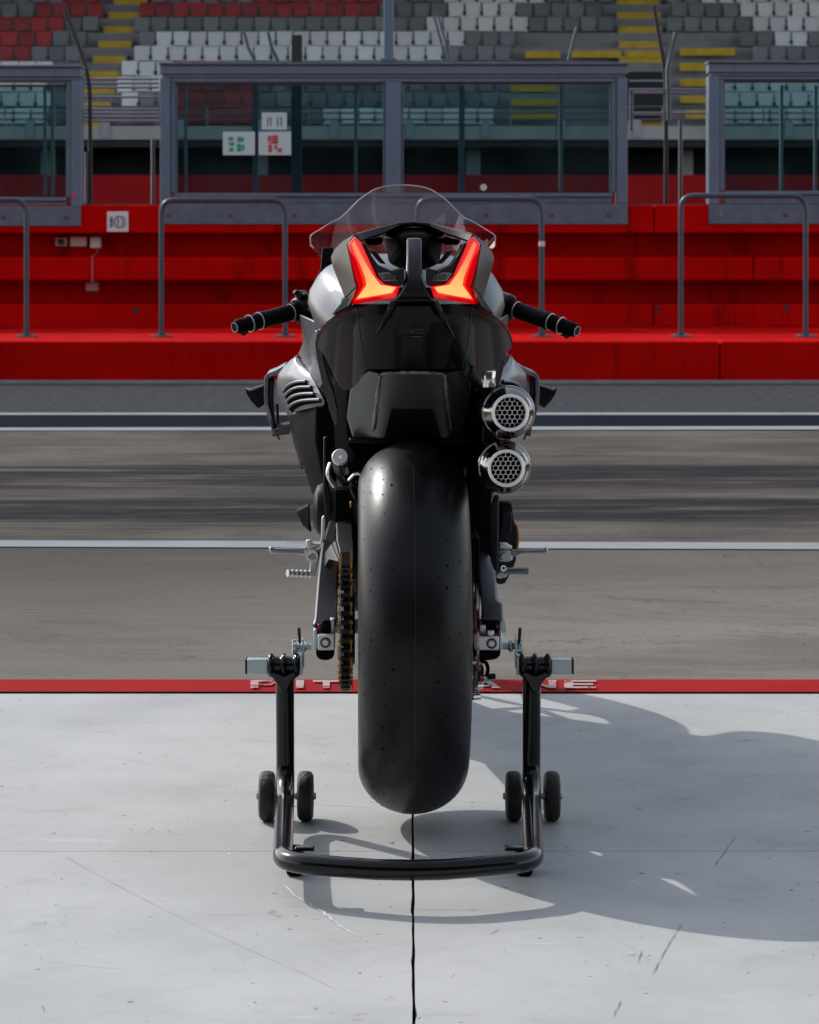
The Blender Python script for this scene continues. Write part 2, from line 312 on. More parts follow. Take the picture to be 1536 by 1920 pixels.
M = dict(
 apron=apron_paint(), lane=lane_asphalt(), redwall=red_wall(),
 scuff=mat('rubber_scuff', (.16,.155,.15), .8), faint=mat('faint_scratch', (.34,.34,.335), .8), pale=mat('pale_scratch_and_sun', (.66,.67,.67), .7), barrier=mat('far_barrier_red', (.30,.012,.014), .7, ior=1.1, var=.1, vscale=.6), joint=mat('joint_dirt', (.012,.011,.01), .9), white_line=worn_paint('white_line_paint', (.275,.285,.30), (.14,.135,.13), .62, 5, (.3,2,1)),
 red_line=worn_paint('red_line_paint', (.33,.016,.017), (.24,.06,.05), .45, 7, (.4,2,1)), letter=worn_paint('letter_paint', (.46,.36,.36), (.33,.03,.03), .85, 14),
 band=mat('dark_channel_paint', (.011,.015,.022), .8, ior=1.04, var=.25, vscale=2, stretch=(.3,3,1)), asphalt=mat('dark_asphalt', (.058,.058,.061), .9, ior=1.05, var=.55, vscale=30, bump=.5, bscale=90, stretch=(.5,1,1)),
 kerb=mat('kerb_concrete', (.20,.20,.20), .8, var=.2, vscale=6), ground=mat('far_ground', (.09,.09,.088), .9, var=.2, vscale=.4),
 alu=mat('weathered_aluminium', (.105,.150,.200), .5, .2, var=.16, vscale=7, rvar=.1, stretch=(1,1,.4)), alu_d=mat('sill_plate', (.10,.130,.165), .55, .2, var=.2, vscale=9),
 rail=mat('rail_paint', (.045,.062,.082), .4, .2, var=.15, vscale=20), seal=mat('black_seal', (.012,.012,.014), .6),
 pane=glass('teal_glass', (.60,.76,.77), .05, .02, .05, (.07,.12,.13)),
 seat_white=mat('white_seat_plastic', (.72,.74,.75), .5, var=.06, vscale=2), seat_grey=mat('grey_seat_plastic', (.17,.185,.20), .5, var=.1, vscale=2),
 seat_red=mat('red_seat_plastic', (.33,.012,.018), .5, var=.12, vscale=2), rust=mat('rusty_bolt', (.14,.04,.035), .7), bracket=mat('seat_bracket', (.03,.033,.04), .5),
 concrete=mat('stand_concrete', (.23,.235,.24), .85, var=.18, vscale=1.5), fascia=mat('stand_fascia', (.34,.335,.33), .8, var=.15, vscale=1.2),
 yellow=mat('yellow_step_paint', (.55,.36,.02), .7, var=.2, vscale=3), dark=mat('void_shade', (.012,.014,.018), .8), shade_roof=mat('roof_sheet', (.16,.165,.17), .6),
 steel=mat('galvanised_steel', (.22,.24,.27), .45, .6, var=.1, vscale=10),
 tealboard=mat('teal_white_board', (.46,.60,.58), .5, var=.05), board=mat('white_board', (.62,.63,.62), .5, var=.05), green=mat('green_print', (.02,.30,.16), .5), redp=mat('red_print', (.5,.05,.06), .5), ink=mat('ink_print', (.05,.045,.07), .6),
 beige=mat('beige_plastic', (.42,.34,.27), .5, var=.1), offwhite=mat('offwhite_plastic', (.62,.56,.54), .45, var=.08),
 # motorcycle
 gloss=mat('black_gloss_paint', (.0040,.0030,.0033), .14, 0, coat=0, ior=1.27), satin=mat('black_satin', (.006,.006,.0065), .36, ior=1.27, rvar=.06, vscale=30), blk=mat('black_plastic', (.005,.005,.0054), .55, ior=1.12, bump=.1, bscale=300),
 rubber=mat('slick_rubber', (.0060,.0065,.0075), .37, ior=1.33, var=.12, vscale=5, rvar=.05, bump=.025, bscale=200, stretch=(1,.4,.4)), hole=mat('dimple_black', (.004,.004,.004), .8, ior=1.04),
 seam=mat('mould_seam', (.014,.014,.015), .5), grey=mat('grey_metallic_paint', (.15,.163,.185), .38, .65, coat=.1, var=.04, vscale=20), silver=mat('silver_metallic', (.105,.112,.123), .38, .7),
 earp=mat('ear_satin_paint', (.018,.0155,.0155), .42, 0, ior=1.2), tray=mat('tray_metal', (.15,.157,.155), .32, .7, rvar=.05, vscale=14), bead=mat('weld_bead', (.32,.32,.32), .25, .8, bump=.7, bscale=220),
 chrome=mat('polished_steel', (.80,.78,.75), .16, .9), grille=mat('grille_steel', (.92,.91,.89), .32, .15), exh=mat('dark_chrome', (.22,.20,.182), .13, 1.0, rvar=.04, vscale=30), brushed=mat('machined_aluminium', (.66,.67,.665), .32, .45, var=.05, vscale=40), zinc=mat('zinc_plate', (.44,.52,.54), .34, .55, var=.12, vscale=25),
 gold=mat('gold_chain', (.40,.20,.055), .34, .85, var=.2, vscale=60), links=mat('dark_link', (.022,.019,.017), .36, .7), redan=mat('red_anodised', (.32,.02,.045), .3, .6),
 arm=mat('swingarm_paint', (.016,.017,.023), .36, .2, ior=1.32), guard=mat('carbon_guard', (.018,.016,.018), .38, .15, ior=1.3), stand=mat('stand_black_enamel', (.0050,.0050,.0060), .16, ior=1.42), wheelr=mat('stand_wheel_rubber', (.013,.0125,.0125), .6, var=.3, vscale=40, bump=.4, bscale=150),
 screen=glass('clear_screen', (.90,.87,.88), .018, .03, .012, (.4,.37,.38)), edge=mat('screen_edge', (.50,.38,.40), .25), lens=glass('clear_lens', (.7,.7,.72), .25, .05, .25, (.55,.55,.58)),
 lred=emit('tail_light_red', (.80,.002,.006), .42), lmid=emit('tail_light_halo', (1.0,.025,.012), .70), lcore=lamp_core(), orange=mat('orange_cover', (.5,.16,.02), .35, .4), copper=mat('hose_red', (.45,.08,.03), .4, .5),
)
for k_, lo_v, hi_v in (('seat_white',.80,1.06), ('seat_grey',.72,1.15), ('seat_red',.70,1.2)): vary_by_object(M[k_], lo_v, hi_v)

# ================================================================== SETTING
def sheet(name, pts, mt, parent=None, z=None):
    return MB().add([(x, y, z) if z is not None else p for p in pts for x, y in [p[:2]]], [tuple(range(len(pts)))]).build(name, mt, parent, smooth=0)
g = sheet('ground', [(-500,-300),(500,-300),(500,900),(-500,900)], M['ground'], z=-.03); tag(g, 'grey tarmac ground reaching to the horizon', 'ground', kind='structure')

RED0, RED1 = gy(1300), gy(1277)
# the pit lane
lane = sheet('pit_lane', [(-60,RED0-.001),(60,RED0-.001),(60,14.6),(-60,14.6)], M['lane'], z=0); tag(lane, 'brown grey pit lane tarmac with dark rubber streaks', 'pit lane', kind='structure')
strip = sheet('tarmac_strip', [(-60,14.6),(60,14.6),(60,19.9),(-60,19.9)], M['asphalt'], z=-.002); tag(strip, 'dark tarmac strip at the foot of the red wall', 'tarmac', kind='structure')
def line(name, l0, l1, r0, r1, mt, label, z=.004, cat='line'):
    """painted line given by its rows at the left and right photo edge, drawn on to the sides"""
    def q(px, a, b):
        t = px / 1536.0; py = lerp(a, b, t); d = gy(py); return ((px - 768) * d / F, d)
    P = [q(-2500, l1, r1), q(4000, l1, r1), q(4000, l0, r0), q(-2500, l0, r0)]
    o = sheet(name, P, mt, z=z); return tag(o, label, cat, kind='structure')
line('white_line', 1015, 1027, 1019.5, 1032, M['white_line'], 'worn white line across the middle of the pit lane')
line('kerb_line', 803, 808.5, 800, 806.5, M['white_line'], 'white line in front of the dark channel band')
line('channel_band', 779, 803, 779, 800, M['band'], 'dark blue black painted band between two pale lines', z=.003)
line('edge_line', 775, 779, 774.5, 779, M['white_line'], 'thin pale line behind the dark channel band')
rl = line('red_line', 1277, 1300, 1277, 1300.5, M['red_line'], 'red painted line with white PIT LANE lettering', cat='line')
# its letters, each a part
def letter(strokes, x0, x1):
    m = MB()
    for poly in strokes:
        P = []
        for u, v in poly:
            px = lerp(x0, x1, u); d = gy(lerp(1281.5, 1296.5, v)); P.append(((px - 768) * d / F, d, .008))
        m.add(P, [tuple(range(len(P)))])
    return m.build('letter', M['letter'], rl, smooth=0)
def bar(a, b, c, d): return [(a,b),(c,b),(c,d),(a,d)]
letter([bar(0,0,.3,1), bar(.3,0,.85,.2), bar(.3,.42,.85,.62), bar(.72,.2,1,.42)], 470, 519)
letter([bar(0,0,1,1)], 555, 570)
letter([bar(0,0,1,.22), bar(.37,.22,.63,1)], 587, 637)
letter([bar(0,0,.3,1), bar(.3,.78,1,1)], 722, 770)
letter([[(.0,1),(.28,1),(.5,.25),(.5,0),(.38,0)], [(.5,0),(.5,.25),(.72,1),(1,1),(.62,0)], bar(.3,.6,.7,.78)], 882, 940)
letter([bar(0,0,.25,1), bar(.75,0,1,1), [(.25,0),(.25,.3),(.75,1),(.75,.7)]], 985, 1043)
letter([bar(0,0,.28,1), bar(.28,0,1,.2), bar(.28,.4,.9,.6), bar(.28,.8,1,1)], 1058, 1118)

# the painted apron: slabs with real joints
apron = sheet('apron', [(-14,-12),(14,-12),(14,RED0-.004),(-14,RED0-.004)], M['joint'], z=-.022); tag(apron, 'light grey painted concrete apron in slabs', 'floor', kind='structure')
JY = gy(1596); JX = .0055
def jx(y): return JX + .0035 * math.sin(y*9) * 0
for (xa, xb) in ((-14, JX), (JX, 14)):
    for (ya, yb, g0, g1) in ((-12, JY, 0, .0011), (JY, RED0-.004, .0011, .001)):
        lx = .0 if xa < -1 else .0014; rx = .0 if xb > 1 else .0014
        # the edge along the middle joint is chipped
        n = 420 if ya > 0 else 700
        m = MB(); top = []
        random.seed(int(abs(xa)*10 + ya*7))
        e = []; ph = 0
        for k in range(n+1):
            y = lerp(ya+g0, yb-g1, k/n)
            ph += random.uniform(-.5,.5); lf = .5+.5*math.sin(y*31+xa*3)*math.sin(y*11+.7); chip = (.0001 + .0016*lf*abs(math.sin(ph)) + (random.random()**4)*.0050*max(0, lf-.45)) if y > 2 else 0
            e.append(y); top.append(chip)
        if xa < -1: pts = [(xa, ya+g0)] + [(xb-rx-c, y) for y, c in zip(e, top)] + [(xa, yb-g1)]
        else: pts = [(xb, yb-g1)] + [(xa+lx+c, y) for y, c in reversed(list(zip(e, top)))] + [(xb, ya+g0)]
        m.prism([(x, y, -.02) for x, y in pts], (0,0,.02)); m.build('slab', M['apron'], apron, smooth=0)

# scuffs and scratches on the slabs, one pale stroke painting a sunlit sliver
def scuff(pts, w, mt, wob=.0012):
    random.seed(int(pts[0][0])); P = []
    for (a, b_), (c_, e) in zip(pts, pts[1:]):
        n = max(4, int(math.hypot(c_-a, e-b_)/7))
        for k in range(n): t = k/n; d = gy(lerp(b_,e,t)); P.append(Vector(((lerp(a,c_,t)-768)*d/F + random.uniform(-wob,wob), d + random.uniform(-wob,wob), .0012)))
    up = []; dn = []
    for k, p in enumerate(P):
        t_ = (P[min(k+1,len(P)-1)] - P[max(k-1,0)]).normalized(); nn = Vector((-t_.y, t_.x, 0)); ww = w*random.uniform(.15,1.0)*(1 if 0 < k < len(P)-1 else .1); up.append(p + nn*ww); dn.append(p - nn*ww)
    MB().grid([up, dn]).build('scuff_and_sun_mark', mt, apron, smooth=0)
for pts in ([(390,1717),(498,1716)], [(541,1700),(660,1702)], [(70,1883),(80,1890),(88,1902)], [(920,1752),(942,1740)], [(1340,1625),(1385,1562)], [(1222,1830),(1255,1770),(1288,1720)], [(1174,1826),(1199,1823)], [(1140,1760),(1170,1761)], [(1230,1495),(1254,1497)], [(60,1576),(80,1577)], [(84,1565),(110,1569)], [(985,1727),(1003,1716)], [(1455,1586),(1476,1585)], [(660,1905),(698,1900)], [(650,1912),(690,1914)], [(1150,1912),(1166,1868)], [(1196,1810),(1206,1775)], [(846,1836),(852,1822)]):
    scuff(pts, .0008, M['scuff'])
for pts, w in (([(530,1660),(560,1685),(600,1707),(640,1738),(672,1761)], .0024), ([(900,1345),(935,1347)], .0015), ([(430,1600),(432,1606)], .002)): scuff(pts, w, M['pale'], .002)  # second stroke: sliver of sunlight beside the tyre, painted pale
scuff([(110,1598),(180,1640),(300,1702),(430,1765),(560,1822),(640,1860)], .0005, M['faint'], .0006)
# ================================================================== PIT WALL (red, stepped)
Y0 = gy(718)                              # foot of the wall
ZS = 1 - (640-HZ)*Y0/F                    # walkway height
Y1 = (1-ZS)*F/(609-HZ)                    # back of the walkway
pw = empty('pit_wall', (0, Y0, 0)); tag(pw, 'red painted stepped concrete pit wall behind the pit lane', 'wall')
def wbox(name, x0, x1, y0, y1, z0, z1, mt, parent=pw, bev=.01):
    m = MB().span((x0, y0-Y0, z0), (x1, y1-Y0, z1)); return m.build(name, mt, parent, smooth=0, bevel=bev)
def zz(py, d): return 1 - (py-HZ)*d/F
for k in range(-4, 5):                    # walkway blocks, cast in lengths
    wbox('step_block', k*6.2-3.9+.004, k*6.2+2.3-.004, Y0, Y1+.5, -.02, ZS, M['redwall'], bev=.018)
wbox('kerb_foot', -28, 28, Y0-.14, Y0+.05, -.02, .022, M['kerb'])
BD = .40
wbox('back_wall', -28, 28, Y1+BD, Y1+1.1, ZS-.05, zz(418, Y1), M['redwall'])
for k in range(-3, 4):
    a, b = k*8.4-6.2, k*8.4+2.2
    wbox('lower_band', a+.003, b-.003, Y1, Y1+BD+.02, ZS-.02, zz(570, Y1), M['redwall'], bev=.02)
    wbox('upper_band', a+.9+.003, b+.9-.003, Y1, Y1+BD+.03, zz(526, Y1), zz(481.5, Y1), M['redwall'], bev=.02)
    wbox('top_band', a+.003, b-.003, Y1-.02, Y1+BD+.04, zz(437, Y1), zz(384, Y1), M['redwall'], bev=.02)
for px, py in ((255,582),(1233,579),(1474,578),(990,588)):
    p = W(px, py, Y1); MB().lathe([(.001,0),(.026,.0),(.026,-.006),(.001,-.006)], (p.x, p.y-Y0, p.z), (0,1,0), 12).build('drain_hole', M['seal'], pw)

# hoop railings on the walkway
def hoop(x0, x1, ytop, label):
    d = (1-ZS)*F/(632-HZ)
    a, b = W(x0,0,d).x, W(x1,0,d).x; zt = zz(ytop, d)
    o = empty('hoop_railing', ((a+b)/2, d, ZS)); h = (b-a)/2; H = zt-ZS
    MB().tube(fillet([(-h,0,0),(-h,0,H),(h,0,H),(h,0,0)], .11, 8), .021, 14).build('tube', M['rail'], o)
    for s in (-1,1):
        MB().lathe([(.001,0),(.088,0),(.088,.012),(.03,.016),(.03,.03),(.001,.03)], (s*h,0,0), (0,0,1), 20).build('foot_plate', M['rail'], o)
        for k in range(4): MB().lathe([(.001,.012),(.009,.012),(.009,.024),(.001,.024)], (s*h+.066*math.cos(k*1.57+.78), .066*math.sin(k*1.57+.78),0), (0,0,1), 6).build('bolt', M['steel'], o)
    tag(o, label, 'railing', 'hoop railings on the pit wall walkway'); return o
hoop(-190, 50, 375, 'dark grey hoop railing cut by the photo edge below the leftmost window')
hoop(303, 535, 375, 'dark grey hoop railing left of the motorcycle handlebar')
h3 = hoop(783, 1016, 373, 'dark grey hoop railing partly hidden behind the motorcycle tail')
hoop(1277, 1511, 367, 'dark grey hoop railing right of the motorcycle below the rightmost window')
p = W(1016, 457, (1-ZS)*F/(632-HZ)); MB().lathe([(.0225,-.02),(.024,-.02),(.024,.02),(.0225,.02)], Vector((p.x,p.y,p.z))-h3.location, (0,0,1), 14, closed=True).build('sticker_band', M['offwhite'], h3)

# ------------------------------------------------------------------ window screens
WD = Y1 - .03                             # face of the screens
def wx(px): return (px-768)*WD/F
def screen_unit(x0, x1, panes, label, ytop=125, sill=(366,383), plate=(383,420), bolts=(), extra=()):
    o = empty('window_screen', ((wx(x0)+wx(x1))/2, WD, zz(plate[1],WD)));  ox, oy, oz = o.location
    def b(name, px0, px1, py0, py1, y0, y1, mt, bev=.006):
        return MB().span((wx(px0)-ox, y0, zz(py0,WD)-oz), (wx(px1)-ox, y1, zz(py1,WD)-oz)).build(name, mt, o, smooth=0, bevel=bev)
    yt = ytop
    # stepped outer frame: three nested profiles
    py0, py1 = panes[0][2], panes[0][3]
    b('top_rail', x0, x1, yt, yt+17, 0, .22, M['alu']); b('top_rail', x0+5, x1-5, yt+17.2, yt+23, .02, .2, M['alu']); b('top_rail', x0+10, x1-10, yt+23.2, py0-1.5, .035, .18, M['alu'])
    b('cap_strip', x0-2, x1+2, yt-5, yt-.3, -.03, .25, M['alu_d'])
    edges = [x0] + [v for p_ in panes for v in (p_[0], p_[1])] + [x1]
    for k in range(0, len(edges), 2):
        e0, e1 = edges[k], edges[k+1]
        if e1 - e0 < 1: continue
        outer = k == 0 or k == len(edges)-2
        if outer:
            w = (e1-e0)
            if k == 0: b('side_post', e0, e0+w*.62, yt+23.4, plate[0]-.3, 0, .22, M['alu']); b('side_post', e0+w*.62+.2, e1-3, py0-1.3, sill[0]-.3, .03, .18, M['alu']); b('post_trim', e1-2.8, e1, py0-1.3, sill[0]-.3, .06, .15, M['alu_d'])
            else: b('side_post', e1-w*.62, e1, yt+23.4, plate[0]-.3, 0, .22, M['alu']); b('side_post', e0+3, e1-w*.62-.2, py0-1.3, sill[0]-.3, .03, .18, M['alu']); b('post_trim', e0, e0+2.8, py0-1.3, sill[0]-.3, .06, .15, M['alu_d'])
        else:
            b('mullion', e0+5, e1-5, py0-1.3, sill[0]-.3, .0, .2, M['alu']); b('mullion_trim', e0, e0+4.8, py0-1.3, sill[0]-.3, .05, .16, M['alu_d']); b('mullion_trim', e1-4.8, e1, py0-1.3, sill[0]-.3, .05, .16, M['alu_d'])
    lo, hi = min(p_[0] for p_ in panes)-3, max(p_[1] for p_ in panes)+3
    b('sill', max(lo,x0+18) if x0 > 0 else x0, min(hi,x1-18) if x1 < 1536 else x1, sill[0], sill[0]+7, -.01, .2, M['alu']); b('sill', max(lo,x0+18) if x0 > 0 else x0, min(hi,x1-18) if x1 < 1536 else x1, sill[0]+7.2, plate[0]-.3, .02, .19, M['alu_d'])
    b('base_plate', x0, x1, plate[0], plate[1], -.012, .03, M['alu_d'])
    for (a, c, t, u) in panes:
        b('pane', a-2, c+2, t-1, u+2, .095, .107, M['pane'], 0)
        b('seal', a, c, t, t+4, .055, .094, M['seal'], 0)
    for px in bolts:
        q = W(px, (plate[0]+plate[1])/2+2, WD)
        MB().lathe([(.001,-.012),(.018,-.012),(.018,-.020),(.012,-.026),(.001,-.027)], (q.x-ox, 0, q.z-oz), (0,1,0), 12).build('bolt', M['rust'] if px % 2 else M['steel'], o)
    tag(o, label, 'window', 'aluminium framed window screens on the pit wall'); return o
u1 = screen_unit(-560, 152, [(-520,-215,155,367),(-180,122,158,367)], 'aluminium framed window screen cut by the left photo edge', 127, (370,387), (387,424), bolts=(7,125,-300))
u2 = screen_unit(300, 1177, [(331,718,155,362),(757,1145,153,360)], 'wide two pane aluminium window screen behind the motorcycle', 122, (362,382), (382,421), bolts=(317,433,553,911,1035,1141))
u3 = screen_unit(1329, 2050, [(1361,1670,150,356),(1705,2010,150,356)], 'aluminium framed window screen cut by the right photo edge', 119, (358,376), (383,420), bolts=(1352,1473,1600))
def rear_strip(u, px, w, mt='steel'):
    ox, oy, oz = u.location; y = .45; d = WD + y
    MB().span((W(px-w/2,0,d).x-ox, y, zz(366,d)-oz), (W(px+w/2,0,d).x-ox, y+.05, zz(160,d)-oz)).build('rear_strip', M[mt], u, smooth=0)
for px, w, mt in ((479,11,'alu'),(556,20,'rail'),(667,6,'steel'),(866,11,'alu'),(1052,7,'steel'),(348,5,'steel')): rear_strip(u2, px, w, mt)
rear_strip(u1, 98, 6); rear_strip(u1, 84, 5); rear_strip(u3, 1466, 6); rear_strip(u3, 1530, 6)
q = W(139,366,WD-.004); st = MB().box((0,0,0), (.035,.004,.045)).build('frame_sticker', M['redp']); st.location = q; tag(st, 'tiny red sticker on the right post of the leftmost window screen', 'sticker')
# thin upright strips behind the panes
def rod(name, pts, r, mt, label, cat, n=8, group=None, parent=None):
    P = [Vector(p) for p in pts]; org = P[-1].copy()
    o = MB().tube([q-org for q in P], r, n).build(name, mt, parent); o.location = org
    if label: tag(o, label, cat, group)
    return o
# round pale disc on the right pane
q = W(907, 351, WD+.085); st = MB().lathe([(.001,0),(.03,0),(.03,-.004),(.001,-.004)], (0,0,0), (0,1,0), 20).build('round_disc', M['offwhite']); st.location = (q.x, WD+.094, q.z); tag(st, 'small round pale disc low on the window pane right of the screen', 'sticker')
# notices hung inside the window
def notice(px0, px1, py0, py1, label, shapes, mt, n='notice_board'):
    y = WD + .084; c = W((px0+px1)/2, (py0+py1)/2, y); w = (px1-px0)*y/F; h = (py1-py0)*y/F
    o = MB().box((0,0,0), (w, .008, h)).build(n, M['tealboard'], None, smooth=0, bevel=.002); o.location = c
    for k, (a,b_,c_,d_) in enumerate(shapes):
        MB().box(((a+c_)/2*w-w/2, -.0055, h/2-(b_+d_)/2*h), ((c_-a)*w, .003, (d_-b_)*h)).build('print', mt, o, smooth=0)
    tag(o, label, 'notice'); return o
notice(418, 478, 247, 291, 'white notice with green pictograms on the window pane', [(.18,.22,.33,.38),(.2,.45,.36,.6),(.2,.68,.34,.85),(.45,.22,.66,.44),(.44,.52,.58,.85),(.60,.55,.68,.8)], M['green'])
notice(485, 546, 247, 291, 'white notice with red pictograms on the window pane', [(.42,.15,.6,.5),(.28,.18,.4,.4),(.30,.55,.42,.88),(.48,.55,.58,.75),(.58,.7,.72,.88),(.3,.44,.56,.5)], M['redp'])
notice(491, 538, 211, 243, 'small blank white sheet above the red notice', [(.22,.25,.26,.8),(.34,.25,.38,.8),(.62,.25,.66,.8),(.76,.25,.8,.8)], M['rail'], 'paper_sheet')
# sign on the red wall
y = Y1 - .028; c = W(221, 415.5, y); s = 40*y/F
sg = MB().box((0,0,0), (s,.012,s*.95)).build('wall_sign', M['board'], None, smooth=0, bevel=.003); sg.location = (c.x, Y1-.03, c.z); tag(sg, 'square white sign with dark plate and cutlery symbol on the red wall', 'sign')
def ring(cx, cz, rx, rz, t, a0=0, a1=360, n=20):
    m = MB(); rows = []
    for k in range(n+1):
        a = R(lerp(a0, a1, k/n)); rows.append([(cx+rx*math.cos(a)*s, -.008, cz*s+rz*math.sin(a)*s) , (cx+(rx-t)*math.cos(a)*s, -.008, cz*s+(rz-t)*math.sin(a)*s)])
    return m.grid([[Vector((p_[0]+0, p_[1], p_[2])) for p_ in r_] for r_ in rows], (0,.003,0))
ring(.05*s, -.02, .22, .30, .05).build('symbol', M['ink'], sg); ring(.12*s, -.02, .26, .32, .045, -70, 70).build('symbol', M['ink'], sg)
MB().box((.02*s,-.0085,-.02*s), (.05*s,.004,.4*s)).build('symbol', M['ink'], sg, smooth=0)
for dx in (-.33,-.25): MB().box((dx*s,-.0085,-.02*s), (.04*s,.004,.5*s)).build('symbol', M['ink'], sg, smooth=0)
MB().box((-.29*s,-.0085,.05*s), (.14*s,.004,.05*s)).build('symbol', M['ink'], sg, smooth=0)
# boxes fixed to the wall
def wallbox(name, px, py, w, h, d, mt, label, yy):
    c = W(px, py, yy); o = MB().box((0,-d/2,0), (w*yy/F, d, h*yy/F)).build(name, mt, None, bevel=.012); o.location = (c.x, yy, c.z); tag(o, label, 'junction box'); return o
yr = Y1 + BD
jb = wallbox('junction_box', 117, 453.5, 23, 17, .09, M['beige'], 'beige junction box with dark socket hole on the red wall', yr); MB().lathe([(.001,-.0905),(.03,-.0905),(.028,-.096),(.001,-.096)], (0,0,0), (0,1,0), 14).build('socket', M['seal'], jb)
jb = wallbox('junction_box', 149, 453, 31, 19, .09, M['offwhite'], 'wide off white junction box beside the beige one', yr); MB().box((0,-.093,0), (.10,.006,.06)).build('lid', M['offwhite'], jb, bevel=.004)
jb = wallbox('junction_box', 181, 455, 20, 21, .10, M['seat_white'], 'small pale box with conduit running down the red wall', yr)
MB().tube([(0.012,-.05,-.04),(.012,-.05,-.09),(.012,-.41,-.13),(.012,-.415,-.36)], .010, 8).build('conduit', M['redp'], jb)
jb = wallbox('junction_box', 174, 537, 24, 17, .06, M['offwhite'], 'off white junction box in the lower recess of the red wall', yr); MB().box((0,-.063,0), (.07,.006,.05)).build('lid', M['offwhite'], jb, bevel=.003)

# gates and handrail poles in the two gaps between the screens
def gate(x0, x1, label, lean, ys):
    y = WD + .35; o = empty('access_gate', (W((x0+x1)/2,0,y).x, y, zz(384,y)))
    def L_(px, py): v = W(px, py, y); return v - o.location
    MB().box(L_((x0+x1)/2, 385)-Vector((0,0,0)), ((x1-x0)*y/F, .05, .03)).build('threshold', M['rail'], o)
    for px, a, bb in ys: MB().tube([L_(px, a), L_(px, bb)], .018, 8).build('post', M['rail'], o)
    for py in lean[1]: MB().tube([L_(x0+2, py), L_(x1-2, py)], .011, 8).build('cross_wire', M['steel'], o)
    MB().tube(fillet([L_(*p_) for p_ in lean[0]], .2, 6), lean[2], 10).build('handrail', M['seal'], o)
    tag(o, label, 'gate'); return o
gate(152, 300, 'open gate frame with dark leaning handrail left of the wide screen', ([(122,18),(168,140),(170,384)], [148,156,164,182,205,212,219,227], .02), [(163,285,384),(287,262,384)])
gate(1178, 1328, 'gate frame with dark leaning handrail right of the wide screen', ([(1226,10),(1249,140),(1249,384)], [168,174,212], .02), [(1276,225,384),(1184,170,245)])
# things standing on the screens
yy = WD + .12
def topthing(name, m, mt, loc, label, cat): o = m.build(name, mt, None, bevel=.004); o.location = loc; tag(o, label, cat); return o
b0 = W(557, 118, yy); topthing('speaker_box', MB().box((0,0,.12), (.095,.10,.25)), M['seal'], (b0.x, b0.y, zz(117,yy)+.0), 'narrow black box standing on top of the wide screen', 'box')
c0 = W(729, 117, yy+.1); o = empty('canopy_column', (c0.x, c0.y, zz(117,yy+.1))); MB().box((0,0,.9), (.088,.10,1.8)).build('shaft', M['alu'], o, smooth=0, bevel=.008); MB().box((0,0,.02), (.15,.14,.03)).build('foot_flange', M['alu_d'], o, bevel=.004); tag(o, 'grey square column rising from the middle of the wide screen', 'column')
def strut(pts, r, label):
    o = rod('stay_rod', [W(a,b_,yy+.15) for a,b_ in pts], r, M['rail'], label, 'stay rod')
strut([(812,22),(838,116)], .012, 'dark leaning stay rod right of the grey column'); strut([(820,22),(846,116)], .010, 'thin twin stay rod leaning beside the darker one')
strut([(458,60),(466,90),(480,117)], .014, 'dark bent cable left of the black box on the screen'); strut([(503,60),(510,90),(523,118)], .016, 'dark bent cable next to the black box on the screen')
strut([(1082,50),(1066,113)], .014, 'short grey stay rod near the right end of the wide screen'); strut([(1268,60),(1252,130),(1254,225)], .022, 'grey inclined post in the gap right of the wide screen')

# ================================================================== GRANDSTAND
GY, TR, RI = 75.0, .8, .5
gs = empty('grandstand', (0, GY, 0)); tag(gs, 'concrete grandstand with white grey and red seats behind the windows', 'grandstand')
def gbox(name, x0, x1, y0, y1, z0, z1, mt, parent=gs, bev=0): return MB().span((x0,y0-GY,z0),(x1,y1-GY,z1)).build(name, mt, parent, smooth=0, bevel=bev)
Z00 = zz(236, GY)                          # deck of the first row
NROW = 11
XL, XR = -26, 26
def gpx(px, y): return (px-768)*y/F
for i in range(NROW):
    y = GY + i*TR; z = Z00 + i*RI
    gbox('terrace_step', XL, XR, y, y+TR+.1, z-RI-.1, z, M['concrete'])
gbox('fascia', XL, XR, GY-1.2, GY+.02, zz(262,GY-1.2), zz(236,GY-1.2), M['fascia'], bev=.02)
gbox('underside', XL, XR, GY-1.1, GY+NROW*TR, zz(262,GY)-.25, zz(262,GY)-.02, M['dark'])
gbox('void_shade_block', XL, XR, GY+2.5, GY+3.0, 0, zz(262,GY)+.0, M['dark'])  # solid near-black block painting the shade under the stand
gbox('red_barrier', XL, XR, GY-2.4, GY-1.9, 0, zz(328, GY-2.4), M['barrier'])
for k in range(-4,5): gbox('pillar', k*6+1.6, k*6+2.0, GY+.2, GY+.6, 0, zz(262,GY)-.25, M['concrete'])
for k in range(-12,13): gbox('fascia_bracket', k*2.1-.11, k*2.1+.11, GY-1.26, GY-1.201, zz(258,GY-1.2), zz(225,GY-1.2), M['steel'])
for py in (200, 212, 224): MB().tube([(XL, -1.15, zz(py,GY-1.15)), (XR, -1.15, zz(py,GY-1.15))], .028, 6).build('front_rail', M['steel'], gs)
for k in range(-18,19): MB().tube([(k*1.4, -1.15, zz(238,GY-1.15)), (k*1.4, -1.15, zz(199,GY-1.15))], .022, 6).build('front_rail_post', M['steel'], gs)
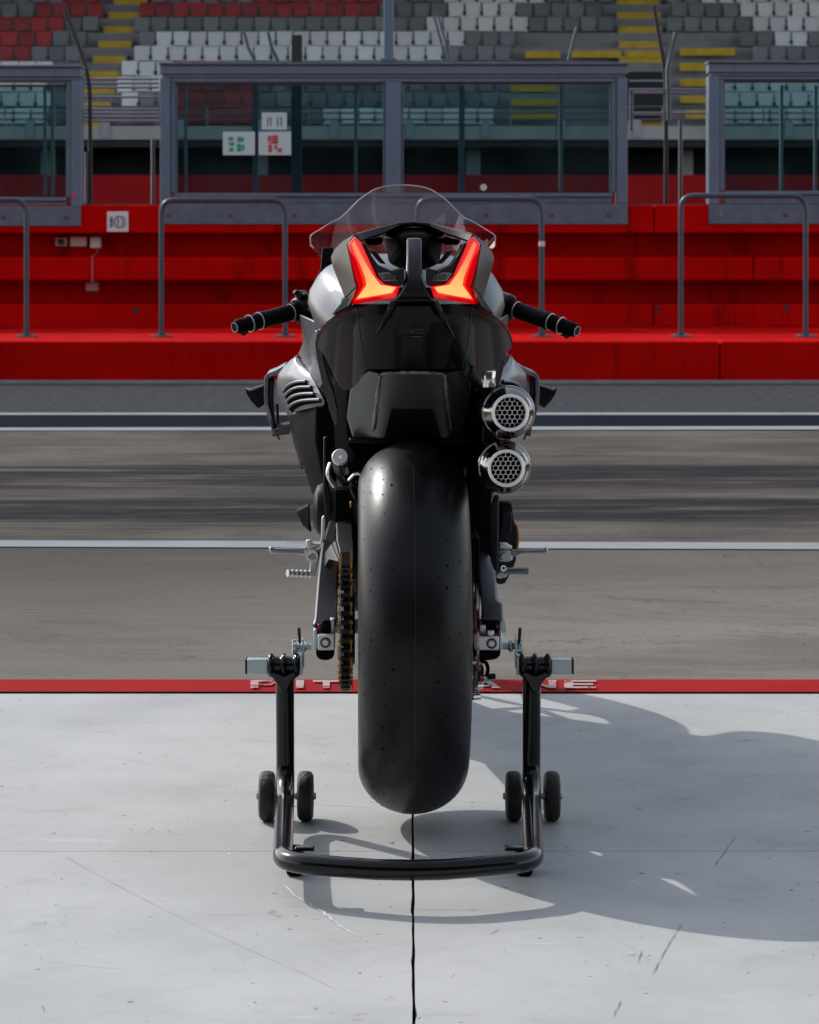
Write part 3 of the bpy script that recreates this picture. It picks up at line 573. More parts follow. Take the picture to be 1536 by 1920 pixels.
# aisles: centre px for the rows, skewed as seen
def aisle_l(i): return lerp(165, 242, (i-.5)/8.0), 30          # centre, half width
def aisle_r(i): return lerp(1208, 1196, i/8.0), 40
for i in range(NROW):
    y = GY + i*TR; z = Z00 + i*RI
    for (c_, h_) in (aisle_l(i), aisle_r(i)):
        a, b_ = gpx(c_-h_-3, y), gpx(c_+h_+3, y)
        gbox('aisle_step', a, b_, y-.38, y+.02, z-RI-.05, z-RI*.5, M['concrete'])
        a, b_ = gpx(c_-h_, y), gpx(c_+h_, y)
        gbox('yellow_nosing', a, b_, y-.40, y-.375, z-RI, z-RI*.55, M['yellow']) if i > 0 else None
        gbox('yellow_nosing', a, b_, y-.012, y-.004, z-RI*.47, z-.01, M['concrete'])
for (x0, x1, py0, py1, i) in ((985,1050,96,109,5),(1072,1165,95,108,5),(1275,1378,90,104,5),(1275,1330,118,133,4),(1275,1330,148,162,3),(1275,1330,180,193,2),(1285,1330,207,222,1),(1172,1245,95,108,5),(957,1045,160,172,3),(957,1045,186,198,2),(955,1043,214,226,1)):
    y = GY + i*TR - .42; gbox('yellow_nosing', gpx(x0,y), gpx(x1,y), y-.03, y, zz(py1,y), zz(py0,y), M['yellow'])
y = GY + .2; gbox('doorway', gpx(1180,y), gpx(1244,y), y, y+1.6, zz(226,y), zz(134,y), M['dark'])  # solid near-black box painting the shade inside the opening
for py in (150, 171, 213): gbox('doorway_bar', gpx(1180,y), gpx(1244,y), y-.06, y-.002, zz(py+3,y), zz(py,y), M['steel'])
# seats
def seat_mesh(mt):
    m = MB(); prof = [(.0,-.02,.2395),(-.006,.05,.2395),(-.01,.16,.2395),(.0,.32,.2395),(.02,.452,.238)]
    rows = []
    for (yo, z, hw) in prof: rows.append([Vector((hw*t, yo+.016*(1-t*t)-.02, z)) for t in (-1,-.6,0,.6,1)])
    m.grid(rows, (0,.025,0)); m.box((0,-.10,.03), (.40,.22,.03))
    return m.mesh('seat', mt, 40)
SM = {k: seat_mesh(M['seat_'+k]) for k in ('white','grey','red')}
BM = MB().box((.24,-.05,.125), (.095,.05,.11)).box((.223,-.03,.29), (.012,.02,.24)).box((.257,-.03,.29), (.012,.02,.24)).mesh('bracket', M['bracket'], 0)
def colour(i, px):
    c_, h_ = aisle_l(i); left = px < c_
    if left:
        lim = {4:(0,46),5:(-9,90),6:(8,132),7:(55,185),8:(120,260)}.get(i, (0,-1) if i > 4 else (-400,-10))
        if i <= 3: return 'white' if px < 85 else 'grey'
        return 'red' if lim[0] <= px <= lim[1] or (i in (4,5) and px < 0) else 'grey'
    if px < 1100:
        if i == 8: return 'red' if 470 < px < 722 else 'grey' if px < 840 else 'white' if px < 1010 else 'grey'
        if i == 7: return 'red' if px < 722 else 'grey' if px < 850 else 'white' if px < 985 else 'grey'
        if i == 6: return 'grey' if px < 812 else 'white' if px < 978 else 'grey'
        if i == 5: return 'white' if 303 < px < 885 else 'grey'
        if i == 4: return 'white' if px < 845 else 'grey'
        if i == 3: return 'white' if px < 330 else 'red' if px < 420 else 'grey'
        if i == 2: return 'white' if px < 318 else 'red' if px < 480 else 'grey'
        if i == 1: return 'white' if px < 248 else 'grey' if px < 330 else 'red' if px < 480 else 'grey'
        return 'white' if 595 < px < 935 else 'red' if 330 < px < 480 else 'grey'
    if i == 8: return 'white' if px > 1300 else 'grey'
    if i == 7: return 'white' if px > 1378 else 'grey'
    if i == 6: return 'white' if 1408 < px < 1525 else 'grey'
    if i == 5: return 'white' if 1450 < px < 1525 else 'grey'
    if i <= 2: return 'white'
    return 'grey'
spots = []
for i in range(9):
    y = GY + i*TR + .25; z = Z00 + i*RI + .05
    for k in range(-2, 52):
        px = 32.2*k + 10 + (i % 2)*9
        cl, hl = aisle_l(i); cr, hr = aisle_r(i)
        if abs(px-cl) < hl+15 or abs(px-cr) < hr+14: continue
        if i in (3,4,5) and 972 < px < 1400: continue
        if i < 3 and 940 < px < 1350: continue
        # largest in view first: not behind the frames
        pyc = 465 - (z+.2-1)*F/y
        vis = -5 < px < 1541 and not (120 < pyc < 150 and (300 < px < 1177 or px < 152 or px > 1329))
        spots.append((not vis, i, px, gpx(px, y), y, z, colour(i, px)))
spots.sort(key=lambda t: (t[0], t[1]))
rest = {'white': MB(), 'grey': MB(), 'red': MB()}
for n_, (hid, i, px, x, y, z, c_) in enumerate(spots):
    if n_ < 300:
        o = link_mesh('seat', SM[c_], gs, (x + random.uniform(-.006,.006), y-GY + random.uniform(-.03,.03), z + random.uniform(-.012,.012)), (random.uniform(-.05,.05), random.uniform(-.012,.012), random.uniform(-.04,.04))); bo = link_mesh('bracket', BM, o)
    else:
        me = SM[c_]; rest[c_].add([v.co + Vector((x, y-GY, z)) for v in me.vertices], [tuple(p_.vertices) for p_ in me.polygons])
for k, m in rest.items():
    if m.v: tag(m.build('seat_rows', M['seat_'+k], gs), kind='stuff')
# stand canopy and columns added out of view to shade the seats
gbox('shade_roof', XL, XR, GY-10, GY+NROW*TR+3, 13.2, 13.6, M['shade_roof'])
gbox('rear_wall', XL, XR, GY+NROW*TR+.2, GY+NROW*TR+.6, 0, 13.2, M['concrete'])
for k in range(-3,4): gbox('shade_roof_column', k*8-.2, k*8+.2, GY+NROW*TR-.6, GY+NROW*TR-.2, Z00, 13.2, M['steel'])

# unseen pit garages added behind the camera, kept dark for what black paint mirrors
pb = empty('pit_building', (0,-3.4,0)); tag(pb, 'grey pit garage building facing the apron', 'building', kind='structure')
gm = mat('garage_wall', (.055,.055,.058), .8, var=.1, vscale=2); gi = mat('garage_inside', (.04,.04,.042), .8)
for x0, x1 in ((-14,-9.2),(-4.2,-2.8),(2.8,4.2),(9.2,14)): MB().span((x0,-.3,0),(x1,0,3.6)).build('wall', gm, pb, smooth=0)
MB().span((-14,.001,3.7),(14,3.2,3.95)).build('shade_slab', gm, pb, smooth=0)  # overhang added to shade the garage front and darken reflections
MB().span((-14,-.3,3.6),(14,0,8.5)).build('upper_wall', mat('upper_fill_render', (.42,.42,.41), .85, var=.08, vscale=1), pb, smooth=0)  # unseen wall made pale so its bounce fills the shaded floor
MB().span((-14,-9,0),(14,-8.7,3.6)).build('back_wall', gi, pb, smooth=0)
MB().span((-14,-9,3.6),(14,-.31,3.9)).build('garage_ceiling', gi, pb, smooth=0)
for x in (-14,-3.5,3.5,13.8): MB().span((x,-8.69,0),(x+.2,-.31,3.59)).build('partition', gi, pb, smooth=0)

# ================================================================== MOTORCYCLE
AXY = 4.634                                  # depth of the rear axle
YAW = .019
def xc(d): return .0085 - YAW*(d-4.45)
bike = empty('motorcycle', (xc(AXY), AXY, 0), YAW); tag(bike, 'black and grey sport motorcycle on a rear stand with lit red tail lights', 'motorcycle')
def B(px, py, d):
    """photo pixel at depth d -> motorcycle-local point"""
    w = W(px, py, d); return Vector((w.x - xc(d), d - AXY, w.z))
def Z1(u, v, d): return B(560+u/3.657, 330+v/3.657, d)
def Z2(u, v, d): return B(420+u/4.8, 500+v/4.8, d)
def Z4(u, v, d): return B(480+u/3.84, 820+v/3.84, d)
def Z5(u, v, d): return B(860+u/4.365, 900+v/4.365, d)
ZC, TR_, TW = .343, .320, .0945
# ---- rear tyre
prof = []
for k in range(33):
    a = lerp(-math.pi/2-.35, math.pi/2+.35, k/32)
    x = TW*math.sin(a); r_ = TR_ - .082 + .082*math.cos(a) if abs(a) <= math.pi/2 else TR_ - .082 - .055*math.sin(abs(a)-math.pi/2)/math.sin(.35)*.9
    prof.append((r_, x))
inner = [(TR_-.105, TW*.70), (TR_-.105, -TW*.70)]
tyre = MB().lathe(prof + inner, (0,0,ZC), (1,0,0), 128, closed=True).build('rear_tyre', M['rubber'], bike, 50)
MB().lathe([(TR_+.00025,-.0005),(TR_+.00025,.0005),(TR_-.001,.0006),(TR_-.001,-.0006)], (-.001,0,ZC), (1,0,0), 128, closed=True).build('mould_seam', M['seam'], tyre)
m = MB(); random.seed(3)
for a_i in range(46):
    for (lx, ph) in ((-.085,.0),(-.072,.5),(-.052,.2),(-.037,.7),(.037,.1),(.052,.55),(.072,.3),(.085,.8)):
        if random.random() < .4: continue
        ang = 2*math.pi*(a_i+ph+random.uniform(-.12,.12))/46; lx = lx + random.uniform(-.002,.002); c_ = math.asin(lx/TW); rr = TR_ - .082 + .082*math.cos(c_)
        e = (Vector((0, math.cos(ang), math.sin(ang)))*math.cos(c_)*1.0 + Vector((math.sin(c_)*.9,0,0))).normalized()
        p0 = Vector((lx, rr*math.cos(ang), ZC + rr*math.sin(ang))) + e*.0006
        t1 = Vector((1,0,0)).cross(e).normalized(); t2 = e.cross(t1); sz = .0015 + .0009*(random.random() < .15)
        m.add([p0 + (t1*math.cos(k*1.0472) + t2*math.sin(k*1.0472))*sz for k in range(6)], [tuple(range(6))])
tag(m.build('wear_dimple', M['hole'], tyre, 0), kind='stuff')
m = MB()
for k in range(70):                          # rubber crumbs on the tread
    ang = R(random.uniform(150, 290)); lx = random.uniform(-.08,.08); c_ = math.asin(lx/TW); rr = TR_ - .082 + .082*math.cos(c_)
    p0 = Vector((lx, rr*math.cos(ang), ZC + rr*math.sin(ang))); m.box(p0, (random.uniform(.001,.0024), .0016, random.uniform(.001,.003)))
tag(m.build('rubber_crumb', M['rubber'], tyre, 0), kind='stuff')
rim = MB().lathe([(TR_-.100,-.072),(TR_-.122,-.07),(TR_-.13,-.02),(TR_-.13,.02),(TR_-.122,.07),(TR_-.100,.072)], (0,0,ZC), (1,0,0), 64, closed=True).build('rear_rim', M['satin'], bike)
for k in range(5):
    a = 2*math.pi*k/5; u = Vector((0, math.cos(a), math.sin(a))); MB().tube([Vector((0,0,ZC))+u*.03, Vector((0,0,ZC))+u*.195], [.022,.014], 8).build('spoke', M['satin'], rim)
MB().lathe([(.001,-.09),(.034,-.09),(.034,.09),(.001,.09)], (0,0,ZC), (1,0,0), 24).build('hub', M['brushed'], rim)
MB().lathe([(.001,-.150),(.013,-.150),(.013,.150),(.001,.150)], (0,0,ZC), (1,0,0), 16).build('axle', M['brushed'], bike)
# ---- sprocket and chain
SR, SX = .104, B(648,1200,4.55).x
def gear(r, teeth, x, w, o, name):
    P = []
    for k in range(teeth*2):
        a = math.pi*k/teeth; q = r + (.004 if k % 2 else -.003); P.append((x-w/2, math.cos(a)*q, ZC+math.sin(a)*q))
    return MB().prism(P, (w,0,0)).build(name, M['links'], o, smooth=0)
sp = gear(SR, 42, SX, .006, bike, 'sprocket'); MB().lathe([(.03,-.004),(.066,-.004),(.066,.008),(.03,.008)], (SX+.008,0,ZC), (1,0,0), 24, closed=True).build('carrier', M['satin'], sp)
for k in range(5): MB().lathe([(.001,-.014),(.007,-.014),(.007,0),(.001,0)], (SX, .058*math.cos(k*1.257), ZC+.058*math.sin(k*1.257)), (1,0,0), 6).build('nut', M['brushed'], sp)
ch = empty('chain', (0,0,0)); ch.parent = bike
pitch = .0155
def link_outer(w, mt_in):
    m = MB()
    return m
def linkmesh(hw, mt, nm):
    m = MB()
    for s in (-1,1):
        loop = []
        for k in range(10):
            a = 2*math.pi*k/10; cx = pitch/2*(1 if math.cos(a) > 0 else -1)
            loop.append(Vector((s*hw, cx*.95 + .0056*math.cos(a), .0062*math.sin(a))))
        m.prism(loop, (s*.0018,0,0))
    if nm == 'outer':
        for e in (-1,1): m.lathe([(.0001,-hw-.0035),(.0027,-hw-.0035),(.0027,hw+.0035),(.0001,hw+.0035)], (0,e*pitch/2,0), (1,0,0), 8)
    else:
        for e in (-1,1): m.lathe([(.0001,-hw),(.0047,-hw),(.0047,hw),(.0001,hw)], (0,e*pitch/2,0), (1,0,0), 10)
    return m.mesh('link', mt, 30)
LO, LI = linkmesh(.0088, M['gold'], 'outer'), linkmesh(.0055, M['links'], 'inner')
fr_c, fr_r = Vector((0, .50, .43)), .036       # front sprocket
rc = Vector((0,0,ZC)); dv = fr_c - rc; L_ = dv.length; phi = math.atan2(dv.z, dv.y); off = math.acos((SR-fr_r)/L_)
path = []
for k in range(61):
    a = lerp(phi+off, phi+2*math.pi-off, k/60); path.append(rc + Vector((0, math.cos(a), math.sin(a)))*(SR+.002))
for k in range(21):
    a = lerp(phi-off, phi+off, k/20); path.append(fr_c + Vector((0, math.cos(a), math.sin(a)))*(fr_r+.002))
path.append(path[0]); acc = [0]
for a, b_ in zip(path, path[1:]): acc.append(acc[-1] + (b_-a).length)
nl = int(acc[-1]/pitch/2)*2
def at(s_):
    s_ %= acc[-1]
    for k in range(len(acc)-1):
        if acc[k] <= s_ <= acc[k+1]: return path[k].lerp(path[k+1], (s_-acc[k])/max(1e-9, acc[k+1]-acc[k]))
    return path[-1]
for k in range(nl):
    c_ = at((k+.5)*acc[-1]/nl); t_ = at((k+1)*acc[-1]/nl) - at(k*acc[-1]/nl)
    link_mesh('link', LO if k % 2 else LI, ch, (SX, c_.y, c_.z), (math.atan2(t_.z, t_.y),0,0))

# ---- swingarm: two blades to the pivot
def blade(pts_out, pts_in, name, mt, bev=.004, parent=bike, th=.05):
    m = MB(); m.loft([[a, b_, b_+Vector((0,.03,-th*.2)), a+Vector((0,.03,-th*.2))] for a, b_ in zip(pts_out, pts_in)]); return m.build(name, mt, parent, 30, bev)
sl = blade([B(585,1172,4.60),B(589,1160,4.62),B(596,1080,4.75),B(603,1020,4.9),B(618,975,5.1)], [B(630,1172,4.60),B(633,1155,4.62),B(634,1090,4.75),B(640,1030,4.9),B(652,985,5.1)], 'swingarm', M['arm'])
m = MB().loft([[Z5(160,480,5.0), Z5(215,510,5.02), Z5(215,510,5.06), Z5(160,480,5.06)], [Z5(160,640,4.88), Z5(262,640,4.9), Z5(262,640,4.96), Z5(160,640,4.96)], [Z5(160,800,4.78), Z5(303,770,4.8), Z5(303,770,4.88), Z5(160,800,4.88)], [Z5(180,1000,4.68), Z5(322,985,4.69), Z5(322,985,4.78), Z5(180,1000,4.78)], [Z5(186,1035,4.66), Z5(362,1012,4.66), Z5(362,1012,4.74), Z5(186,1035,4.74)], [Z5(188,1150,4.60), Z5(362,1160,4.61), Z5(362,1160,4.70), Z5(188,1150,4.70)]])
m.build('swingarm', M['arm'], bike, 30, .004)
MB().lathe([(.001,-.12),(.03,-.12),(.03,.12),(.001,.12)], (0,.52,.44), (1,0,0), 20).build('swingarm_pivot', M['satin'], bike)
# axle blocks
def axle_block(x0, x1, y0, y1, side, bx):
    o = empty('axle_block', (0,0,0)); o.parent = bike; d = 4.575
    def bb(name, a, b_, c_, e, d0, d1, mt, bev=.002): p, q = B(a,c_,d0), B(b_,e,d0); return MB().span((p.x,d0-AXY,q.z),(q.x,d1-AXY,p.z)).build(name, mt, o, 30, bev)
    bb('body', x0, x1, y0, y1, d, d+.10, M['brushed'])
    bb('outer_plate', min(x0,x1)-8 if side < 0 else max(x0,x1)+.4, min(x0,x1)-.4 if side < 0 else max(x0,x1)+6, y0-10, y1-1, d+.01, d+.09, M['zinc'])
    c_ = B(bx, (y0+y1)/2, d); MB().lathe([(.0065,-.0015),(.009,-.0015),(.009,.002),(.0065,.002)], c_, (0,1,0), 20, closed=True).build('bolt_recess', M['seal'], o)
    MB().lathe([(.0005,-.004),(.005,-.004),(.0062,-.001),(.0005,-.001)], c_, (0,1,0), 6).build('bolt', M['brushed'], o)
    a, b_ = B(x0-4,y1,d+.015), B(x1+(4 if side > 0 else 0),y1,d+.015); w = b_.x-a.x; zt = a.z
    m = MB(); P = [(a.x,0,zt-.0005)] + [(a.x+w*.5-w*.5*math.cos(t_*math.pi/8), 0, zt-.0005-.017*math.sin(t_*math.pi/8)**.6) for t_ in range(1,8)] + [(b_.x,0,zt-.0005)]
    m.prism([Vector((p.x if hasattr(p,'x') else p[0], d+.015-AXY, p[2])) for p in P], (0,.07,0)); m.build('lower_cover', M['blk'], o, 30, .003)
    return o
al = axle_block(596, 628, 1190, 1219, -1, 610.5)
ar = axle_block(891, 936, 1194, 1220, 1, 922)
def pbox(name, x0, x1, y0, y1, d0, d1, mt, parent=bike, bev=.002):
    p, q = B(x0,y0,d0), B(x1,y1,d0); return MB().span((p.x,d0-AXY,q.z),(q.x,d1-AXY,p.z)).build(name, mt, parent, 30, bev)
pbox('adjuster', 604, 619, 1163, 1189, 4.59, 4.66, M['blk'], al); pbox('red_spacer', 595.5, 603.5, 1170, 1189.6, 4.60, 4.67, M['redan'], al); pbox('side_web', 619.5, 628, 1160, 1189.6, 4.60, 4.67, M['brushed'], al)
pbox('adjuster', 912, 931, 1163, 1189, 4.60, 4.66, M['blk'], ar); pbox('red_spacer', 889, 900, 1145, 1193.6, 4.61, 4.69, M['redan'], ar); pbox('red_spacer', 900.4, 935, 1189.5, 1193.7, 4.58, 4.67, M['redan'], ar)
pbox('side_web', 900.4, 911.5, 1172, 1189, 4.60, 4.66, M['brushed'], ar); pbox('cross_web', 904, 936, 1161.5, 1166, 4.595, 4.65, M['satin'], ar)
p = B(926,1184,4.59); MB().lathe([(.0005,-.004),(.006,-.004),(.006,.004),(.0005,.004)], B(920.5,1187,4.585), (0,0,1), 10).build('adjuster_bolt', M['brushed'], ar)
o_ = pbox('axle_nut', 937, 950, 1167, 1187, 4.60, 4.66, M['zinc'], ar)
# spools that the stand lifts
for s, xs in ((-1,(584,548)), (1,(943,980))):
    o = empty('stand_spool', (0,0,0)); o.parent = bike; a = B(xs[0],1212,4.615); b_ = B(xs[1],1212,4.615); L2 = abs(b_.x-a.x)
    MB().lathe([(.0005,0),(.006,0),(.006,L2*.25),(.0075,L2*.28),(.0105,L2*.36),(.0105,L2*.45),(.0055,L2*.55),(.0055,L2*.62),(.0095,L2*.72),(.0115,L2*.82),(.0095,L2*.95),(.0005,L2)], a, (s,0,0), 18).build('spool', M['zinc'], o)
    for k in range(7):
        an = k*.8976; MB().lathe([(.0005,0),(.0036,.002),(.0036,.008),(.0005,.010)], a + Vector((s*L2*.72, .010*math.cos(an), .010*math.sin(an))), (s,0,0), 8).build('lobe', M['zinc'], o)
# brake parts low on the right
cal = empty('rear_caliper', (0,0,0)); cal.parent = bike
MB().lathe([(.075,-.002),(.115,-.002),(.115,.002),(.075,.002)], (B(893,1200,4.6).x,0,ZC), (1,0,0), 48, closed=True).build('disc', M['exh'], bike)
pbox('caliper_body', 890, 908, 1250, 1280, 4.60, 4.68, M['satin'], cal, .004); pbox('caliper_body', 889, 899, 1283, 1312, 4.62, 4.70, M['exh'], cal, .005)
MB().tube(smoothpath([Z5(180,1480,4.62),Z5(225,1500,4.61),Z5(240,1560,4.60),Z5(215,1640,4.6)]), .0035, 8).build('brake_hose', M['blk'], cal)
for u, v, mt in ((270,1610,'satin'),(205,1620,'copper'),(150,1545,'copper'),(145,1500,'brushed'),(150,1780,'chrome'),(170,1690,'chrome'),(232,1625,'zinc')):
    c_ = Z5(u,v,4.6); MB().lathe([(.0005,-.008),(.0052,-.008),(.0052,.006),(.0005,.006)], c_, (1,.4,0), 8).build('banjo_bolt', M[mt], cal)
p = B(665,1111,4.72); MB().lathe([(.0005,-.004),(.0045,-.004),(.0045,.004),(.0005,.004)], p, (0,1,0), 10).build('red_cap', M['lred'] if False else M['redp'], bike)

# ---- chain guard and swingarm cover (left)
def facets(name, V, Fs, mt, th=(0,.02,0), bev=.0025, parent=bike, mir=False, solid=True):
    m = MB()
    for f in Fs: m.add([V[k] for k in f], [tuple(range(len(f)))])
    me = bpy.data.meshes.new(name); me.from_pydata([tuple(p) for p in m.v], [], m.f)
    bm = bmesh.new(); bm.from_mesh(me); bmesh.ops.remove_doubles(bm, verts=bm.verts, dist=1e-5)
    if mir:
        g_ = bmesh.ops.duplicate(bm, geom=bm.verts[:] + bm.edges[:] + bm.faces[:])
        vv = [e for e in g_['geom'] if isinstance(e, bmesh.types.BMVert)]; ff = [e for e in g_['geom'] if isinstance(e, bmesh.types.BMFace)]
        for v in vv: v.co.x = -v.co.x
        bmesh.ops.reverse_faces(bm, faces=ff); bmesh.ops.remove_doubles(bm, verts=bm.verts, dist=1e-5)
    if solid:
        ex = bmesh.ops.extrude_face_region(bm, geom=bm.faces[:])
        bmesh.ops.translate(bm, verts=[e for e in ex['geom'] if isinstance(e, bmesh.types.BMVert)], vec=Vector(th))
    bmesh.ops.recalc_face_normals(bm, faces=bm.faces); bm.to_mesh(me); bm.free()
    me.materials.append(mt); me.shade_smooth(); me.set_sharp_from_angle(angle=R(30))
    o = bpy.data.objects.new(name, me); col.objects.link(o); o.parent = parent
    if bev:
        q = o.modifiers.new('bevel','BEVEL'); q.width = bev; q.segments = 2; q.limit_method = 'ANGLE'; q.angle_limit = R(25)
    return o
V = dict(a=Z4(570,530,5.0), b=Z4(640,520,4.98), c=Z4(695,560,4.95), d=Z4(700,700,4.86), e=Z4(705,888,4.72), f=Z4(612,880,4.72), g=Z4(580,745,4.82), h=Z4(548,768,4.82), i=Z4(602,902,4.71), j=Z4(500,830,4.86), k=Z4(480,960,4.80), l=Z4(525,880,4.80))
facets('chain_guard', V, ['abcdefg'], M['guard'], (0,.03,0)); facets('chain_guard_edge', V, ['gfih'], M['earp'], (0,.02,0)); facets('swingarm_cover', V, ['hilkj'], M['guard'], (0,.02,0))

# ---- engine mass, frame and belly (dark, inside)
def ring_sec(hw, z0, z1, y, n=16, p=.35):
    out = []
    for k in range(n):
        a = 2*math.pi*k/n; cx, cz = math.cos(a), math.sin(a)
        out.append(Vector((hw*math.copysign(abs(cx)**p, cx), y, (z0+z1)/2 + (z1-z0)/2*math.copysign(abs(cz)**p, cz))))
    return out
MB().loft([ring_sec(.085,.50,.66,.20), ring_sec(.12,.42,.74,.36), ring_sec(.135,.30,.76,.5), ring_sec(.14,.24,.76,.9), ring_sec(.12,.26,.72,1.1)]).build('engine', M['blk'], bike, 40)
def bsec(y, k): return [Vector((s*x*k, y, z)) for s, seq in ((-1, 1), (1, -1)) for x, z in [(.225,.69),(.226,.61),(.212,.548),(.196,.50),(.182,.455),(.155,.41),(.12,.30),(.06,.17)][::seq]]
MB().loft([bsec(.76,.80), bsec(.86,.93), bsec(.98,1.0), bsec(1.1,1.0), bsec(1.3,.8)]).build('belly_fairing', M['blk'], bike, 40, .004)
# left crank cover and scoop
MB().lathe([(.001,-.012),(.03,-.012),(.048,-.004),(.055,.01),(.055,.04),(.001,.04)], B(594,955,5.25)+Vector((.006,0,0)), (1,0,0), 28).build('crank_cover', M['satin'], bike)
facets('side_scoop', dict(a=Z4(292,530,5.35), b=Z4(382,487,5.3), c=Z4(388,640,5.3), d=Z4(400,690,5.3), e=Z4(335,630,5.35)), ['abcde'], M['blk'], (0,.06,0))
facets('left_frame_blade', dict(a=Z4(487,0,4.98), b=Z4(515,0,4.98), c=Z4(512,300,4.98), d=Z4(548,440,4.98), e=Z4(540,560,4.98), f=Z4(500,560,4.98), g=Z4(484,380,4.98)), ['abcdefg'], M['guard'], (0,.03,0))
# right frame blade, clutch cover
m = MB().loft([[Z5(a,v,d), Z5(b_,v,d), Z5(b_,v,d+.05), Z5(a,v,d+.05)] for a, b_, v, d in ((290,335,120,5.0),(262,333,230,5.0),(255,330,500,5.0),(265,330,650,5.0),(290,325,750,5.0))]); m.build('right_frame_blade', M['guard'], bike, 40, .006)
facets('clutch_cover', dict(a=Z5(335,190,5.3), b=Z5(440,190,5.3), c=Z5(450,320,5.3), d=Z5(475,380,5.32), e=Z5(485,480,5.32), f=Z5(470,680,5.3), g=Z5(380,860,5.25), h=Z5(310,860,5.22)), ['abcdefgh'], M['blk'], (0,.05,0), .006)
MB().tube([Z5(474,370,5.30),Z5(487,440,5.30),Z5(487,500,5.30),Z5(480,560,5.30)], .0028, 8).build('orange_cover_edge', M['orange'], bike)
pbox('cover_inset', 942, 960, 962, 1000, 5.28, 5.32, M['arm'])

# ---- rearsets
rs = empty('left_rearset', (0,0,0)); rs.parent = bike; D = 4.93
facets('hanger', dict(a=Z4(472,580,D), b=Z4(490,560,D), c=Z4(503,585,D), d=Z4(502,700,D), e=Z4(480,800,D), f=Z4(455,800,D), g=Z4(470,700,D)), ['abcdefg'], M['brushed'], (0,.012,0), .002, rs)
MB().lathe([(.006,-.010),(.0118,-.010),(.0118,.008),(.006,.008)], Z4(408,850,D), (.15,1,0), 24, closed=True).build('pivot_ring', M['brushed'], rs); MB().lathe([(.0005,-.013),(.0055,-.013),(.0068,-.006),(.0005,-.006)], Z4(410,856,D), (0,1,0), 8).build('pivot_bolt', M['exh'], rs)
facets('bracket', dict(a=Z4(400,812,D+.008), b=Z4(470,800,D+.008), c=Z4(445,910,D+.008), d=Z4(425,1000,D+.008), e=Z4(380,1010,D+.008), f=Z4(390,900,D+.008)), ['abcdef'], M['brushed'], (0,.012,0), .002, rs)
facets('shift_lever', dict(a=Z4(95,790,D-.02), b=Z4(115,788,D-.02), c=Z4(130,800,D-.01), d=Z4(330,795,D), e=Z4(355,790,D), f=Z4(360,840,D), g=Z4(335,850,D), h=Z4(290,835,D), i=Z4(110,835,D-.02), j=Z4(96,815,D-.02)), ['abcdefghij'], M['brushed'], (0,.010,0), .003, rs)
facets('linkage', dict(a=Z4(360,740,D), b=Z4(402,735,D), c=Z4(405,765,D), d=Z4(470,765,D), e=Z4(465,785,D), f=Z4(420,800,D), g=Z4(362,800,D)), ['abcdefg'], M['brushed'], (0,.016,0), .003, rs)
m = MB(); a, b_ = Z4(228,975,D-.02), Z4(392,982,D); n_ = 26
m.tube([a.lerp(b_, k/n_) for k in range(n_+1)], [.0072 if (k % 5) < 3 else .0052 for k in range(n_+1)], 12); m.build('foot_peg', M['brushed'], rs, 60)
rr_ = empty('right_rearset', (0,0,0)); rr_.parent = bike
facets('bracket', dict(a=Z5(330,580,D), b=Z5(405,580,D), c=Z5(430,590,D), d=Z5(445,610,D), e=Z5(443,660,D), f=Z5(400,672,D), g=Z5(330,670,D)), ['abcdefg'], M['brushed'], (0,.014,0), .003, rr_)
facets('master_cylinder', dict(a=Z5(332,520,D), b=Z5(400,520,D), c=Z5(415,540,D), d=Z5(445,545,D), e=Z5(430,575,D), f=Z5(332,570,D)), ['abcdef'], M['brushed'], (0,.02,0), .003, rr_)
MB().lathe([(.0005,-.010),(.007,-.010),(.009,-.004),(.009,0),(.0005,0)], Z5(378,628,D), (0,1,0), 8).build('pivot_bolt', M['zinc'], rr_)
facets('brake_lever', dict(a=Z5(430,575,D-.005), b=Z5(545,575,D-.01), c=Z5(700,572,D-.02), d=Z5(712,555,D-.02), e=Z5(735,556,D-.02), f=Z5(736,590,D-.02), g=Z5(715,605,D-.02), h=Z5(520,605,D-.01), i=Z5(480,625,D-.005), j=Z5(440,630,D)), ['abcdefghij'], M['brushed'], (0,.010,0), .003, rr_)
facets('peg_bracket', dict(a=Z5(305,765,D), b=Z5(350,745,D), c=Z5(400,760,D), d=Z5(395,800,D), e=Z5(340,808,D), f=Z5(300,800,D)), ['abcdef'], M['brushed'], (0,.014,0), .003, rr_)
MB().lathe([(.003,-.004),(.0052,-.004),(.0052,.004),(.003,.004)], Z5(368,722,D-.005), (0,1,0), 16, closed=True).build('pivot_ring', M['chrome'], rr_)
MB().tube([Z5(385,748,D), Z5(480,748,D-.01), Z5(560,748,D-.015), Z5(572,748,D-.015)], [.0066,.0066,.0066,.0075], 8).build('foot_peg', M['zinc'], rr_)

